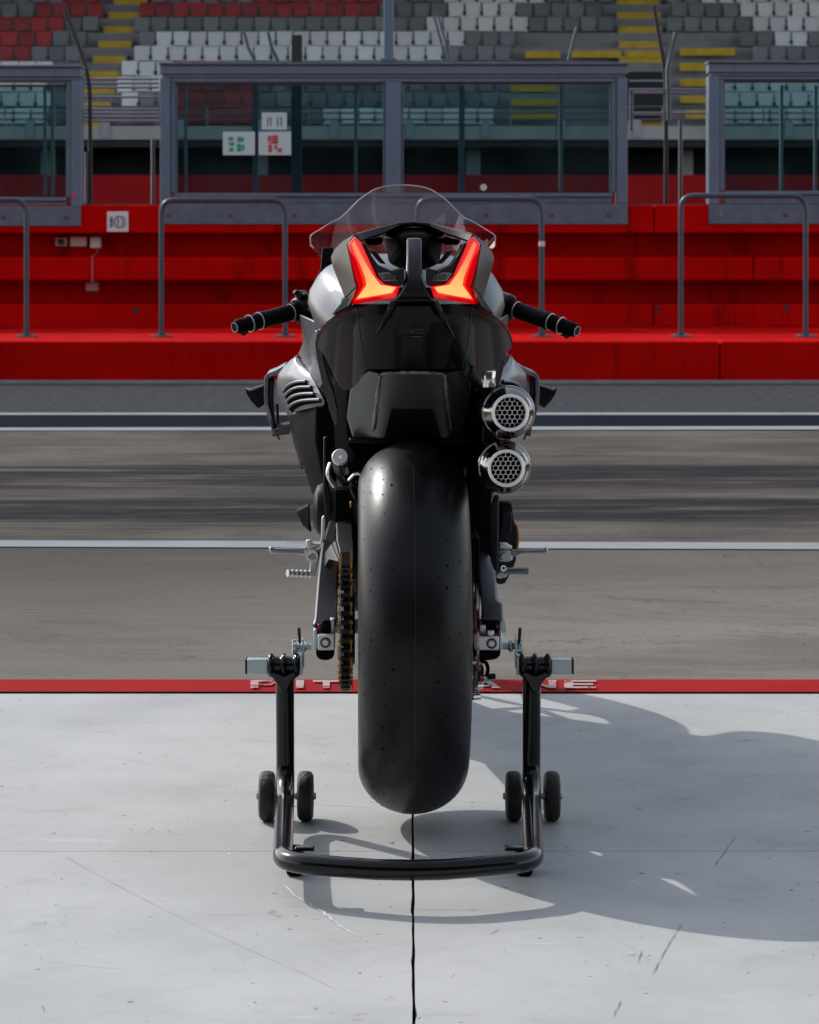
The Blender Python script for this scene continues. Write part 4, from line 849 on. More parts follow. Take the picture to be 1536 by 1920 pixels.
# ---- tail: lower shell
cxp = 777.5
def tail_y(dx, y):
    t = abs(dx)/184.0
    return 4.405 + .06*t*t + .24*t**4 + .00065*max(0, y-600) + .02*max(0,(585-y)/15)**2*0
top = [(0,570),(112,570),(122,574),(134,581),(150,591),(164,602),(174,613),(181,627),(184,640)]
bot = [(0,692),(88,692),(96,700),(104,714),(114,727),(124,731),(138,728),(147,716),(153,700),(160,684),(170,664),(184,650)]
def interp(tab, x):
    for (a, b_), (c_, e) in zip(tab, tab[1:]):
        if a <= x <= c_: return lerp(b_, e, (x-a)/(c_-a))
    return tab[-1][1]
colx = [0,15,30,45,60,72,84,90,96,104,112,116,122,128,134,142,150,157,164,169,174,178,181,184]
dxs = [-x for x in reversed(colx[1:])] + colx
rows = []
NV = 14
for k in range(NV+1):
    r_ = []
    for dx in dxs:
        y = lerp(interp(top, abs(dx)), interp(bot, abs(dx)), k/NV); r_.append(B(cxp+dx, y, tail_y(dx, y)))
    rows.append(r_)
tail = MB().grid(rows, (0,.05,0)).build('tail_cowl', M['gloss'], bike, 40, .003)
# top deck rolling forward from the shell
rows = []
for k in range(5):
    r_ = []
    for dx in dxs:
        y = interp(top, abs(dx)); p = B(cxp+dx, y, tail_y(dx,y)); r_.append(Vector((p.x*(1-.04*k), p.y + .10*k + .002, p.z + .006*math.sin(k*.6) - .0015)))
    rows.append(r_)
MB().grid(rows, (0,0,-.006)).build('tail_deck', M['gloss'], bike, 40)
# panel seams, access panel, ribs and logo on the shell
def on(px, py, lift): return B(px, py, tail_y(px-cxp, py) - lift)
for s in (-1,1):
    MB().tube([on(cxp+s*(108-k*.5 - (k/14)**2*12)*1.0, 573+k*8.4, .0004) for k in range(15)], .0009, 6).build('panel_seam', M['seal'], tail)
    ribs = [on(cxp+s*x, y, z) for x, y, z in ((38,566,.012),(44,576,.012),(52,592,.010),(62,612,.006),(75,634,.0005))]
    MB().tube(ribs, [.006,.006,.005,.004,.001], 8).build('spine_rib', M['gloss'], tail)
pan = [(743,573),(806,573),(813,585),(811,600),(803,630),(749,630),(737,598),(735,588)]
P = [on(x, y, .0125 if y < 590 else .008 if y < 605 else .0025) for x, y in pan]; MB().prism(P, (0,.008,0)).build('access_panel', M['gloss'], tail, 30, .0015)
def stroke(pts): return MB().tube([on(560+u/3.657, 330+v/3.657, .0042) for u, v in pts], .00055, 6).build('logo_stroke', M['silver'], tail)
stroke([(712,1074),(712,1050),(734,1070),(752,1050)]); stroke([(752,1064),(768,1064)]); stroke([(792,1050),(764,1074),(792,1074)]); stroke([(790,1060),(780,1074)]); stroke([(800,1053),(848,1053),(846,1073),(800,1073)]); stroke([(775,1099),(850,1101)])
# side blades beside the shell
for s in (1,-1):
    seq = [(595,618,26,4.72),(591,644,16,4.74),(594,672,12,4.74),(603,713,14,4.74),(611,740,16,4.74),(618,770,15,4.74),(628,797,4,4.74)]
    m = MB(); loops = []
    for x, y, w, d in seq:
        a, b_ = B(x,y,d), B(x+w,y,d-.02); loops.append([a, b_, b_+Vector((0,.06,0)), a+Vector((0,.06,0))])
    m.loft(loops); m = m if s > 0 else m.mirror(); m.build('side_blade', M['satin'], bike, 40, .003)
# ---- tail: upper horseshoe
V = dict(E1=Z1(385,398,4.50), E2=Z1(300,448,4.56), E3=Z1(248,500,4.60), E4=Z1(220,560,4.62), E5=Z1(235,625,4.60), E6=Z1(318,838,4.50), E7=Z1(345,888,4.425), L1=Z1(332,470,4.492), L2=Z1(378,695,4.445), L3=Z1(398,763,4.432), T=Z1(385,412,4.497), E8=Z1(225,955,4.56), E9=Z1(215,965,4.60))
facets('tail_ear', V, [('E1','E2','L1'),('E2','E3','E4','L1'),('L1','E4','E5','L2'),('L2','E5','E6','L3')], M['earp'], (.012,.14,0), .002, mir=False)
facets('tail_fin', V, [('L3','E6','E8','E7')], M['gloss'], (.006,.05,0), .002)
Vm = {k: Vector((-v.x, v.y, v.z)) for k, v in V.items()}
facets('tail_ear', Vm, [('E1','E2','L1'),('E2','E3','E4','L1'),('L1','E4','E5','L2'),('L2','E5','E6','L3')], M['earp'], (-.012,.14,0), .002)
facets('tail_fin', Vm, [('L3','E6','E8','E7')], M['gloss'], (-.006,.05,0), .002)
# light units
def ld(u): return lerp(4.492, 4.405, min(1, max(0, (u-335)/330.0)))
lo_ = [(338,468),(385,412),(428,452),(480,565),(536,690),(592,742),(694,757),(668,838),(500,862),(345,884),(400,762),(380,690)]
co_ = [(368,470),(384,452),(402,482),(455,585),(505,672),(560,746),(668,764),(640,800),(520,822),(398,842),(466,748),(458,700)]
for s in (1,-1):
    li = empty('tail_light', (0,0,0)); li.parent = bike
    f_ = (lambda p: p) if s > 0 else (lambda p: Vector((-p.x, p.y, p.z)))
    MB().prism([f_(Z1(u,v,ld(u)-.004)) for u, v in lo_], (0,.03,0)).build('lens', M['lred'], li, 30, .002)
    MB().prism([f_(Z1(u*.7+a_*.3,v*.7+b0_*.3,ld(u*.7+a_*.3)-.0050)) for (u, v), (a_, b0_) in zip(co_, lo_)], (0,.006,0)).build('halo_strip', M['lmid'], li, 30, .001)
    MB().prism([f_(Z1(u,v,ld(u)-.0068)) for u, v in co_], (0,.006,0)).build('glow_strip', M['lcore'], li, 30, .001)
    lo2 = [(345,884),(668,838),(660,856),(500,880),(350,900)]
    fr = [(428,452),(462,468),(500,545),(548,612),(640,648),(724,630),(726,738),(694,757),(592,742),(536,690),(480,565)]
    MB().prism([f_(Z1(u,v,ld(u)+.001)) for u, v in fr], (0,.11,0)).build('light_bezel', M['gloss'], li, 30, .0015)
    MB().prism([f_(Z1(u,v,4.413)) for u, v in ((543,668),(600,662),(684,678),(684,722),(580,718))], (0,.006,0)).build('reflector', M['lens'], li, 30, .001)
    for k in range(3): MB().box(f_(Z1(600+k*30,694,4.4125)), (.0035,.004,.009)).build('reflector_cell', M['silver'], li, 0)
# spine
m = MB().loft([[Z1(a,v,d), Z1(b_,v,d), Z1(b_,v,d+.04), Z1(a,v,d+.04)] for a, b_, v, d in ((738,846,425,4.52),(737,847,560,4.46),(732,852,690,4.415),(716,868,760,4.395),(690,894,810,4.388),(655,928,858,4.385),(646,938,880,4.405))])
m.build('tail_spine', M['gloss'], bike, 40, .005)
# spoiler bar across the top
oe = [(385,396,4.51),(470,372,4.55),(560,349,4.58),(680,320,4.62),(790,311,4.63)]; ie = [(424,452,4.505),(500,425,4.55),(580,402,4.58),(690,352,4.62),(790,347,4.63)]
oe += [(1586-u,v,d) for u,v,d in reversed(oe[:-1])]; ie += [(1586-u,v,d) for u,v,d in reversed(ie[:-1])]
MB().loft([[Z1(*a), Z1(*b_), Z1(*b_)+Vector((0,.10,.0)), Z1(*a)+Vector((0,.12,-.004))] for a, b_ in zip(oe, ie)]).build('tail_spoiler', M['gloss'], bike, 50, .003)
# seat duct box inside the ring
bx = [(585,398),(690,352),(896,352),(1000,398),(965,600),(870,645),(716,645),(620,600)]
m = MB().loft([[Z1(793+(u-793)*.55,430+(v-430)*.42,4.60) for u, v in bx], [Z1(u,v,4.66) for u, v in bx], [Z1(793+(u-793)*.8,480+(v-480)*.8,4.82) for u, v in bx]]); m.build('seat_duct', M['earp'], bike, 20, .006)
MB().loft([ring_sec(.10,.80,.93,.16,16,.5), ring_sec(.13,.78,.935,.28,16,.5), ring_sec(.13,.74,.86,.45,16,.5), ring_sec(.11,.72,.84,.6,16,.5)]).build('seat', M['blk'], bike, 50)
for s in (1,-1):                                # silver side plates glimpsed through the ring
    m = MB().prism([Z1(u,v,4.72) for u, v in ((480,500),(530,515),(600,605),(560,600),(520,560))], (0,.01,0)); (m if s > 0 else m.mirror()).build('inner_plate', M['silver'], bike, 30, .002)
    m = MB().prism([Z1(u,v,4.60) for u, v in ((450,440),(560,415),(585,430),(570,470),(470,475))], (0,.06,0)); (m if s > 0 else m.mirror()).build('hinge_block', M['blk'], bike, 30, .004)
# ---- undertray
V = dict(a=B(668,706,4.63), b=B(690,692,4.61), c=B(712,698,4.60), d=B(702,822,4.70), e=B(662,822,4.72), f=B(650,782,4.70), g=B(656,735,4.66), h=B(836,698,4.60), i=B(864,692,4.61), j=B(884,712,4.64), k=B(880,760,4.68), l=B(870,822,4.72), m=B(842,822,4.70), n=B(736,768,4.655), o=B(812,768,4.655), p=B(826,822,4.675), q=B(722,822,4.675))
facets('heat_shield', V, ['abcdefg', 'cdqn', 'chon', 'hopm', 'himlkj' if False else 'hijklm'], M['tray'], (0,.02,0), .004); facets('heat_shield_pocket', {k: V[k]+Vector((0,.004,0)) for k in 'nopq'}, ['nopq'], M['satin'], (0,.01,0), .002)
bead = smoothpath([B(700,806,4.683),B(706,760,4.648),B(711,712,4.606),B(720,700,4.597),B(774,698,4.596),B(828,700,4.597),B(836,712,4.606),B(840,760,4.648),B(846,806,4.683)], 6)
random.seed(5); MB().tube(bead, [.0034+random.uniform(-.0008,.0010) for _ in bead], 8).build('weld_bead', M['bead'], bike, 60)
pbox('undertray_edge', 655, 888, 823, 831, 4.70, 4.82, M['satin']); pbox('inner_guard', 640, 905, 826, 880, 4.93, 4.96, M['blk'])
MB().loft([ring_sec(.115,.62,.80,.12,16,.4), ring_sec(.14,.55,.86,.3,16,.4), ring_sec(.14,.5,.86,.5,16,.4)]).build('subframe_box', M['hole'], bike, 30)
random.seed(11)
for k in range(16):                             # hoses, clips and joints around the shock
    x = random.uniform(-.10,.11); z = random.uniform(.58,.655); y0 = random.uniform(.16,.26)
    MB().tube(smoothpath([(x,y0,z),(x+random.uniform(-.03,.03),y0-.02,z-.02),(x+random.uniform(-.05,.05),y0+.02,z-.05)]), random.uniform(.003,.006), 8).build('hose', random.choice([M['satin'],M['blk'],M['gloss']]), bike)
# shock reservoir with its silver cap
a, b_ = B(638,857,4.70), B(648,905,4.86)
ax = (b_-a).normalized(); rv = MB().lathe([(.001,0),(.0145,0),(.0155,.004),(.0155,.07),(.012,.075),(.001,.075)], a, ax, 28).build('reservoir', M['satin'], bike)
MB().lathe([(.0035,-.0045),(.0130,-.0045),(.0150,-.001),(.0150,.003),(.0035,.003)], a, ax, 32, closed=True).build('cap', M['brushed'], rv); MB().lathe([(.0004,-.003),(.0035,-.003),(.0035,-.001),(.0004,-.001)], a, ax, 6).build('valve', M['chrome'], rv)
MB().tube(smoothpath([B(620,870,4.8),B(616,890,4.78),B(628,910,4.8)]), .005, 10).build('chrome_clamp', M['chrome'], bike)
MB().tube(smoothpath([B(655,900,4.78),B(668,888,4.76),B(684,893,4.76)]), .003, 8).build('chrome_pipe', M['chrome'], bike); pbox('gold_fitting', 656, 661, 940, 952, 4.86, 4.87, M['gold'])
pbox('dark_filler', 628, 672, 918, 1010, 4.93, 5.0, M['blk']); pbox('dark_filler', 876, 922, 900, 1110, 4.93, 5.0, M['blk']); pbox('dark_filler_inner', 884, 900, 1010, 1150, 4.74, 4.92, M['blk']); pbox('dark_filler_inner', 630, 652, 1000, 1120, 4.92, 5.05, M['blk'])  # black filler boxes added where the gaps beside the tyre lie dark

# ---- twin silencers on the right
def silencer(px, py, d, aim):
    o = empty('silencer', (0,0,0)); o.parent = bike; c_ = B(px, py, d); ax = -Vector(aim).normalized()      # ax: towards the camera
    R0 = .0440
    MB().lathe([(.001,-.30),(.030,-.30),(R0,-.24),(R0,-.002),(R0+.0012,0),(R0,.0035),(R0-.002,.005),(.0315,.030),(.0305,.031),(.0295,.029),(.0295,-.02),(.001,-.02)], c_, ax, 48).build('can', M['exh'], o, 28)
    MB().lathe([(.0255,.026),(.0260,.0345),(.0283,.0368),(.0312,.0345),(.0312,.028)], c_, ax, 48, closed=True).build('tip_ring', M['grille'], o)
    up = Vector((0,0,1)); e1 = ax.cross(up).normalized(); e2 = e1.cross(ax).normalized()
    MB().lathe([(.001,.008),(.0262,.008),(.0262,.007),(.001,.007)], c_, ax, 32).build('dark_core', M['hole'], o)
    m = MB(); s_ = .0049; h_ = s_*math.sqrt(3)
    for q_ in range(-5,6):
        for r_ in range(-5,6):
            x = h_*(q_ + r_/2); y = 1.5*s_*r_
            if math.hypot(x,y) > .0262-.002: continue
            lo, hi = [], []
            for k in range(6):
                an = R(60*k+30); w = Vector((x + s_*.985*math.cos(an), y + s_*.985*math.sin(an))); w2 = Vector((x + s_*.86*math.cos(an), y + s_*.86*math.sin(an)))
                def cl(w): return w*(.0262/w.length) if w.length > .0262 else w
                w = cl(w); w2 = cl(w2); lo.append(c_ + e1*w.x + e2*w.y + ax*.024); hi.append(c_ + e1*w2.x + e2*w2.y + ax*.024)
            o0 = len(m.v); m.v += lo + hi + [p - ax*.006 for p in hi]
            for k in range(6):
                j = (k+1) % 6; m.f += [(o0+k,o0+j,o0+6+j,o0+6+k), (o0+6+k,o0+6+j,o0+12+j,o0+12+k)]
    m.build('honeycomb_grille', M['grille'], o, 20)
    for an in (200, 262, 330, 30, 95, 150):          # pressed windows in the cone and one screw
        a0 = R(an); d1 = e1*math.cos(a0) + e2*math.sin(a0); t1 = ax.cross(d1)
        if an == 262:
            MB().lathe([(.0005,0),(.0052,0),(.0045,.003),(.0005,.003)], c_ + d1*.038 + ax*.016, (ax*.45+d1*.9), 12).build('screw', M['satin'], o)
        elif an in (150, 200, 30):
            m = MB(); rows = []
            for k in range(6):
                b0 = a0 + R(-11+22*k/5); dd = e1*math.cos(b0) + e2*math.sin(b0); rows.append([c_ + dd*(.0402) + ax*.0128, c_ + dd*.0352 + ax*.0228])
            m.grid(rows, ax*.0009).build('pressed_panel', M['brushed'] if an == 200 else M['exh'], o, 30)
    return o
silencer(953.5, 773, 4.47, (-.05,1,-.035)); silencer(946, 876, 4.47, (-.05,1,-.02))
MB().tube(smoothpath([B(948,776,4.76),B(930,790,4.9),B(880,860,5.05)]), .022, 14).build('exhaust_pipe', M['exh'], bike); MB().tube(smoothpath([B(940,878,4.76),B(920,890,4.9),B(880,920,5.05)]), .022, 14).build('exhaust_pipe', M['exh'], bike)
MB().lathe([(.001,0),(.0105,0),(.0115,.002),(.0115,.026),(.0105,.028),(.001,.028)], B(917,726,4.52), (0,0,1), 24).build('silencer_hanger', M['chrome'], bike); MB().lathe([(.0005,0),(.004,0),(.004,.02),(.0005,.02)], B(903,714,4.52), (1,0,0), 8).build('hanger_bolt', M['brushed'], bike)
pbox('silencer_bracket', 905, 925, 724, 870, 4.56, 4.58, M['satin']); pbox('bracket_plate', 880, 912, 740, 930, 4.70, 4.74, M['blk'])

# ---- tank, nose and screen
def tank_sec(y, k, dz=0): 
    half = [(.0,.985),(.07,.984),(.13,.974),(.168,.955),(.190,.917),(.1935,.891),(.180,.852),(.162,.815),(.15,.75),(.12,.70)]
    return [Vector((-x*k, y, z+dz)) for x, z in reversed(half[1:])] + [Vector((x*k, y, z+dz)) for x, z in half]
MB().loft([tank_sec(.36,.62,-.08), tank_sec(.44,.86,-.03), tank_sec(.53,.98,-.004), tank_sec(.62,1.0), tank_sec(.76,.98,.004), tank_sec(.86,.85,-.01)]).build('fuel_tank', M['silver'], bike, 50, .012, 3)
MB().loft([ring_sec(.18,.70,.93,.86,18,.7), ring_sec(.21,.66,.94,1.1,18,.7), ring_sec(.19,.64,.92,1.3,18,.75), ring_sec(.12,.68,.86,1.5,18,.8), ring_sec(.05,.72,.80,1.6,18,.9)]).build('nose_fairing', M['grey'], bike, 60)
ol = [(793,62),(730,64),(660,74),(600,92),(540,128),(480,175),(425,232),(370,283),(325,308),(280,332),(220,370),(165,405),(159,440),(161,482)]
ol = [(p_.x, p_.y) for p_ in smoothpath([Vector((u,v,0)) for u, v in ol], 3)]
rows = []; NB = 10
full = [(u,v) for u,v in reversed(ol)] + [(1586-u-6*(1 if v < 300 else 0),v) for u,v in ol[1:]]
ctr = B(759,500,6.2)
for k in range(NB+1):
    t = k/NB; r_ = []
    for (u, v) in full:
        sx = (u-793)/634.0
        p = Z1(u,v,5.62 - .12*abs(sx)); p.x += (777-759)*0
        q = Vector((p.x*.52, 1.50-.35*abs(sx), .86 + (p.z-.86)*.28))
        w = p.lerp(q, t); w.z += .035*math.sin(math.pi*t)*(1-abs(sx)**2); r_.append(w)
    rows.append(r_)
dxs_ = B(777,400,5.6).x - B(757,400,5.6).x
for r_ in rows:
    for p in r_: p.x += -(Z1(793,300,5.6).x)
ws = MB().grid(rows).build('windscreen', M['screen'], bike, 80)
MB().tube(rows[0], .0013, 6).build('rim_edge', M['edge'], ws)
# dashboard and inner fairing seen through the screen
MB().loft([ring_sec(.10,.90,.975,.98,16,.5), ring_sec(.11,.88,.99,1.04,16,.5)]).build('dashboard', M['satin'], bike, 40, .003)
for s in (1,-1):
    m = MB().prism([Z1(u,v,5.52) for u, v in ((162,492),(240,490),(250,600),(140,690),(95,745),(150,640))], (0,.08,0)); (m if s > 0 else m.mirror()).build('inner_fairing', M['satin'], bike, 30, .004)
# ---- clip-on bars
def barset(p0, p1, lever, name):
    o = empty(name, (0,0,0)); o.parent = bike; a, b_ = B(*p0), B(*p1); ax = (b_-a).normalized(); Lh = (b_-a).length
    MB().lathe([(.001,-.03),(.0115,-.03),(.0115,.0),(.0185,.0),(.0185,.005),(.0175,.006),(.0172,Lh*.55),(.0185,Lh*.56),(.0185,Lh*.60),(.0165,Lh*.61),(.0165,Lh*.70),(.0150,Lh*.72),(.0150,Lh*.97),(.013,Lh),(.001,Lh)], a, ax, 24).build('grip', M['blk'], o, 40)
    for t in (.10,.62,.78): MB().lathe([(.0168,0),(.0183,0),(.0183,.0018),(.0168,.0018)], a + ax*Lh*t, ax, 28, closed=True).build('grip_ring', M['brushed'], o)
    MB().lathe([(.0005,0),(.0105,0),(.0115,.003),(.0005,.003)], b_, ax, 20).build('bar_end', M['satin'], o); MB().lathe([(.0095,.001),(.0105,.001),(.0105,.0042),(.0095,.0042)], b_, ax, 20, closed=True).build('bar_end_rim', M['brushed'], o)
    MB().lathe([(.001,-.05),(.024,-.05),(.027,-.03),(.027,-.004),(.023,.0),(.001,.0)], a, ax, 24).build('switch_housing', M['satin'], o, 40)
    MB().tube(smoothpath([a+Vector((0,.05,-.005)), a.lerp(b_,.4)+Vector((0,.065,-.008)), b_+Vector((0,.05,-.014))-ax*.015]), [.008]*6+[.007]*6+[.009], 10).build('lever', M['blk'], o)
    return o, a, b_
lb, a, b_ = barset((556,583,5.50), (443,613,5.40), None, 'left_handlebar')
random.seed(2)
for k in range(9):
    c_ = B(555+random.uniform(0,28), 548+random.uniform(0,36), 5.48+random.uniform(0,.04)); MB().lathe([(.0005,-.006),(.006,-.006),(.006,.006),(.0005,.006)], c_, (random.uniform(-1,1),1,random.uniform(-.4,.8)), 8).build('switch', M['gloss'] if k % 2 else M['satin'], lb)
pbox('master_cylinder', 554, 576, 545, 600, 5.50, 5.56, M['satin'], lb, .006); pbox('clamp_bolt', 564, 572, 592, 608, 5.49, 5.51, M['exh'], lb)
rb, a, b_ = barset((957,577,5.50), (1080,620,5.40), None, 'right_handlebar')
pbox('throttle_housing', 944, 962, 553, 604, 5.50, 5.56, M['satin'], rb, .008)
for s in (-1,1): MB().tube([Vector((s*.10,1.02,.88)), Vector((s*.10,1.44,.30))], .024, 14).build('fork_leg', M['satin'], bike)
# ---- front wheel (hidden behind the rear tyre)
ft = MB().lathe([(.29-.055+.055*math.cos(a), .058*math.sin(a)) for a in [lerp(-1.9,1.9,k/14) for k in range(15)]] + [(.205,.04),(.205,-.04)], (0,1.46,.292), (1,0,0), 64, closed=True).build('front_tyre', M['rubber'], bike, 50)
fr_ = MB().lathe([(.212,-.045),(.195,-.04),(.19,0),(.195,.04),(.212,.045)], (0,1.46,.292), (1,0,0), 48, closed=True).build('front_rim', M['satin'], bike)
for k in range(5): a = 2*math.pi*k/5; u = Vector((0,math.cos(a),math.sin(a))); MB().tube([Vector((0,1.46,.292))+u*.02, Vector((0,1.46,.292))+u*.195], .011, 8).build('spoke', M['satin'], fr_)

# ---- side fairings with louvres and winglets
PO = [(559,665,5.60),(545,675,5.66),(532,688,5.70),(522,702,5.72),(519,719,5.73),(521,740,5.72),(528,760,5.70),(540,779,5.66),(544,800,5.72),(551,832,5.78),(566,880,5.80)]
PI_ = [(566,676,5.56),(575,690,5.48),(583,704,5.43),(590,716,5.40),(597,730,5.38),(604,743,5.36),(609,752,5.35),(607,760,5.36),(601,790,5.50),(586,834,5.62),(573,868,5.74)]
def panel(t, v):
    """t 0..10 down the panel, v 0..1 from the outer to the inner edge"""
    i = min(int(t), 9); f = t - i
    o = B(*PO[i]).lerp(B(*PO[i+1]), f); n = B(*PI_[i]).lerp(B(*PI_[i+1]), f); w = o.lerp(n, v); bul = math.sin(math.pi*v)
    return w + Vector((-.010*bul, -.028*bul, .002*bul)) if t <= 7 else w + Vector((-.006*bul, -.012*bul, 0))
def inv(px, py):
    best = None
    for a in range(0, 71):
        for c_ in range(0, 21):
            p = panel(a/10, c_/20); d = p.y + AXY; X = (p.x + xc(d))*F/d + 768; Y = HZ + (1-p.z)*F/d; e = (X-px)**2 + (Y-py)**2
            if best is None or e < best[0]: best = (e, a/10, c_/20)
    return best[1:]
LV = [((540,1130),(745,1035)),((555,1172),(785,1085)),((570,1222),(820,1140)),((590,1278),(865,1200))]
lvp = [(inv(420+a[0]/4.8, 500+a[1]/4.8), inv(420+c_[0]/4.8, 500+c_[1]/4.8)) for a, c_ in LV]
for s in (1,-1):
    tr = (lambda m: m) if s > 0 else (lambda m: m.mirror())
    fa = tr(MB().grid([[panel(t/2, v/8) for v in range(9)] for t in range(0,15)], (.004,.02,0))).build('side_fairing', M['grey'], bike, 60, .002)
    tr(MB().grid([[panel(7+t/2+.02, v/8) for v in range(9)] for t in range(0,7)], (.004,.02,0))).build('lower_fairing', M['guard'], bike, 60, .002)
    for (a, c_) in lvp:
        n_ = 10; up, dn, lip = [], [], []
        for k in range(n_+1):
            f = k/n_; t = lerp(a[0], c_[0], f) - .28*math.sin(math.pi*f); v = lerp(a[1], c_[1], f)
            p = panel(t, v); q = panel(t+.62, v); nrm = Vector((-.55,-.80,.25)).normalized()
            lip.append(p + nrm*.0035); up.append(p + nrm*.0012); dn.append(q + nrm*.0012)
        tr(MB().grid([up, dn])).build('louvre_slot', M['hole'], fa, 0)
        tr(MB().tube(lip, .0030, 8)).build('louvre_lip', M['grey'], fa, 60)
    up_ = [((562,590,5.45),(594,604,5.30)),((566,618,5.48),(592,632,5.32)),((568,643,5.52),(590,650,5.36)),((559,664,5.60),(578,690,5.46))]
    tr(MB().grid([[B(*o).lerp(B(*n), v/4) + Vector((0,-.008*math.sin(math.pi*v/4),0)) for v in range(5)] for o, n in up_], (.004,.02,0))).build('upper_fairing', M['grey'], bike, 60, .002)
    tr(MB().prism([B(x,y,d) for x, y, d in ((590,618,5.20),(600,625,5.10),(600,670,5.1),(608,714,5.1),(598,728,5.33),(578,694,5.44),(568,674,5.52),(580,648,5.36))], (.004,.012,0))).build('knee_panel', M['grey'], bike, 40, .002)
    # box winglet: top arm, outer plate, bottom arm; blade outside
    w = empty('winglet', (0,0,0)); w.parent = bike
    def arm(seq, name, mt, th): 
        loops = []
        for (x,y,d,wd,dx_,dy_) in seq:
            p = B(x,y,d); k = d/F; q = Vector((dx_*k, 0, -dy_*k)); loops.append([p, p+q, p+q+Vector((0,wd,0)), p+Vector((0,wd,0))])
        return tr(MB().loft(loops)).build(name, mt, w, 50, .002)
    arm([(534,684,5.70,.16,4,9),(516,694,5.74,.16,5,8),(502,699,5.76,.15,8,7),(496,708,5.76,.15,8,2),(495.5,740,5.76,.15,8,0),(497,762,5.76,.14,8,0),(503,786,5.78,.13,8,-2),(510,806,5.80,.12,6,-4),(512,809,5.80,.12,5,-5)], 'outer_plate', M['grey'], 0)
    arm([(506,700,5.775,.10,7,2),(504,712,5.775,.10,10,0),(504,745,5.775,.10,9,0),(508,780,5.79,.10,6,0),(516,806,5.80,.10,4,0)], 'inner_face', M['gloss'], 0)
    arm([(511,808,5.79,.11,0,11),(522,800,5.77,.11,0,16),(543,795,5.74,.11,0,19)], 'lower_arm', M['satin'], 0)
    P = [Z2(190,1090,5.84), Z2(210,1095,5.83), Z2(235,1112,5.82), Z2(362,1066,5.80), Z2(364,1245,5.80), Z2(310,1276,5.83), Z2(250,1215,5.84), Z2(208,1150,5.84)]
    tr(MB().prism(P, (0,.07,0))).build('wing_blade', M['blk'], w, 30, .003)
    tr(MB().tube([Z2(212,1096,5.825), Z2(236,1108,5.815), Z2(362,1064,5.795)], .0022, 8)).build('blade_edge', M['silver'], w)
    tr(MB().tube(smoothpath([Z2(430,1472,5.78), Z2(460,1482,5.78), Z2(500,1552,5.79)]), .003, 8)).build('wing_foot', M['silver'], w)
    P = [Z2(465,1240,5.84), Z2(492,1225,5.84), Z2(500,1410,5.84), Z2(480,1430,5.84)]; tr(MB().prism(P, (0,.01,0))).build('red_insert', M['redp'], w, 0)

# ================================================================== PADDOCK STAND
ps = empty('paddock_stand', (-.002, 4.30, 0)); tag(ps, 'black tubular rear paddock stand with four small wheels under the motorcycle', 'stand')
O = Vector(ps.location)
def S(x, y, z): return Vector((x, y, z)) - O
TRD = .0158
pl = []
for s in (-1,): pass
XA, XB = .215, .195
pathL = [(-XA,4.60,.262),(-XA,4.62,.085),(-XA+.002,4.56,.056),(-XB-.004,4.20,.056),(-XB+.0,4.088,.059),(-.10,4.048,.060)]
half = fillet([S(*p) for p in pathL], .055, 8)
cpt = [S(-.05,4.031,.0605), S(0,4.026,.0608), S(.05,4.031,.0605)]
right = [Vector((-(p.x+O.x)+O.x - 2*O.x*0, p.y, p.z)) for p in reversed(half)]
right = [Vector((-(p.x), p.y, p.z)) for p in reversed(half)]
MB().tube(half + cpt + right, TRD, 20).build('frame_tube', M['stand'], ps, 60)
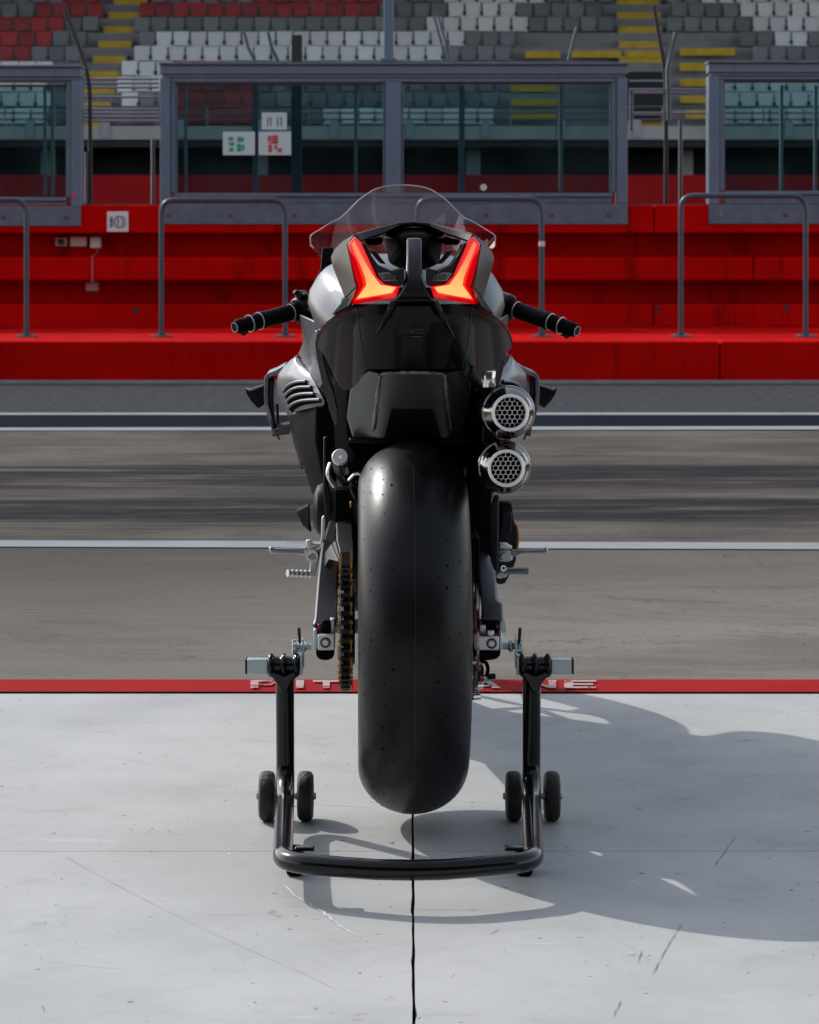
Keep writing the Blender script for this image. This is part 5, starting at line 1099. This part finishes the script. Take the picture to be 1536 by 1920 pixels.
for s in (-1,1):
    # roller clamp with three ridges
    xo, xi = s*(.2445), s*(.189)
    prof = []; n_ = 36
    for k in range(n_+1):
        t = k/n_; r_ = .0158 + .0052*max(math.exp(-((t-c0)/.075)**4) for c0 in (.10,.50,.90)); prof.append((r_ if 0 < k < n_ else .0165, t*.0555))
    MB().lathe([(.001,0)] + prof + [(.001,.0555)], S(s*.2445,4.60,.280), (-s,0,0), 28).build('roller_clamp', M['stand'], ps, 60)
    MB().box(S(s*.262,4.60,.2795), (.036,.0245,.0245)).build('square_tube', M['zinc'], ps, 30, .0015); MB().box(S(s*.2815,4.60,.2795), (.0028,.026,.026)).build('tube_cap', M['seal'], ps, 30, .0008)
    MB().box(S(s*.1865,4.60,.2795), (.004,.026,.030)).build('tube_end', M['zinc'], ps, 30, .0008)
    # gusset under the clamp
    c_ = Vector(S(s*.2155,4.582,.262))
    P = [(-.025,.006),(-.018,.010),(.0,.002),(.018,.010),(.025,.004),(.013,-.008),(.008,-.020),(.004,-.027),(-.004,-.027),(-.008,-.020),(-.013,-.010)]
    MB().prism([c_ + Vector((x,-.002,z)) for x, z in P], (0,.012,0)).build('gusset', M['stand'], ps, 30, .003)
    # hook plate and pin that catch the spool
    MB().box(S(s*.184,4.612,.300), (.0035,.018,.050)).build('hook_plate', M['zinc'], ps, 30, .0008); MB().box(S(s*.190,4.615,.305), (.014,.020,.005)).build('hook_lip', M['zinc'], ps, 30, .0008)
    MB().tube([S(s*.189,4.60,.318), S(s*.190,4.597,.335), S(s*.1905,4.595,.346)], [.0022,.0030,.0028], 10).build('pin_lever', M['stand'], ps)
    # wheels, one each side of the tube
    for e in (-1,1):
        cx = s*XA + e*.0335; wc = S(cx, 4.655, .0435)
        wp = [(.020,-.0135),(.036,-.0135),(.0415,-.010),(.0432,-.004),(.0432,.004),(.0415,.010),(.036,.0135),(.020,.0135)]
        wh = MB().lathe(wp, wc, (1,0,0), 40, closed=True).build('wheel', M['wheelr'], ps, 40)
        MB().lathe([(.0005,-.012),(.021,-.012),(.021,.012),(.0005,.012)], wc, (1,0,0), 24).build('hub', M['blk'], wh)
        MB().lathe([(.0005,-.0175),(.0065,-.0175),(.0065,.0175),(.0005,.0175)], wc, (1,0,0), 6).build('axle_nut', M['zinc'], wh)
    MB().lathe([(.0005,-.052),(.005,-.052),(.005,.052),(.0005,.052)], S(s*XA,4.655,.0435), (1,0,0), 12).build('wheel_axle', M['zinc'], ps)
    # rubber foot and weld tab under the rear corner
    MB().box(S(s*(XB-.012),4.262,.0215), (.026,.05,.042)).build('rubber_foot', M['blk'], ps, 30, .006); MB().box(S(s*(XB-.034),4.104,.0765), (.03,.02,.006)).build('tab', M['stand'], ps, 30, .002)
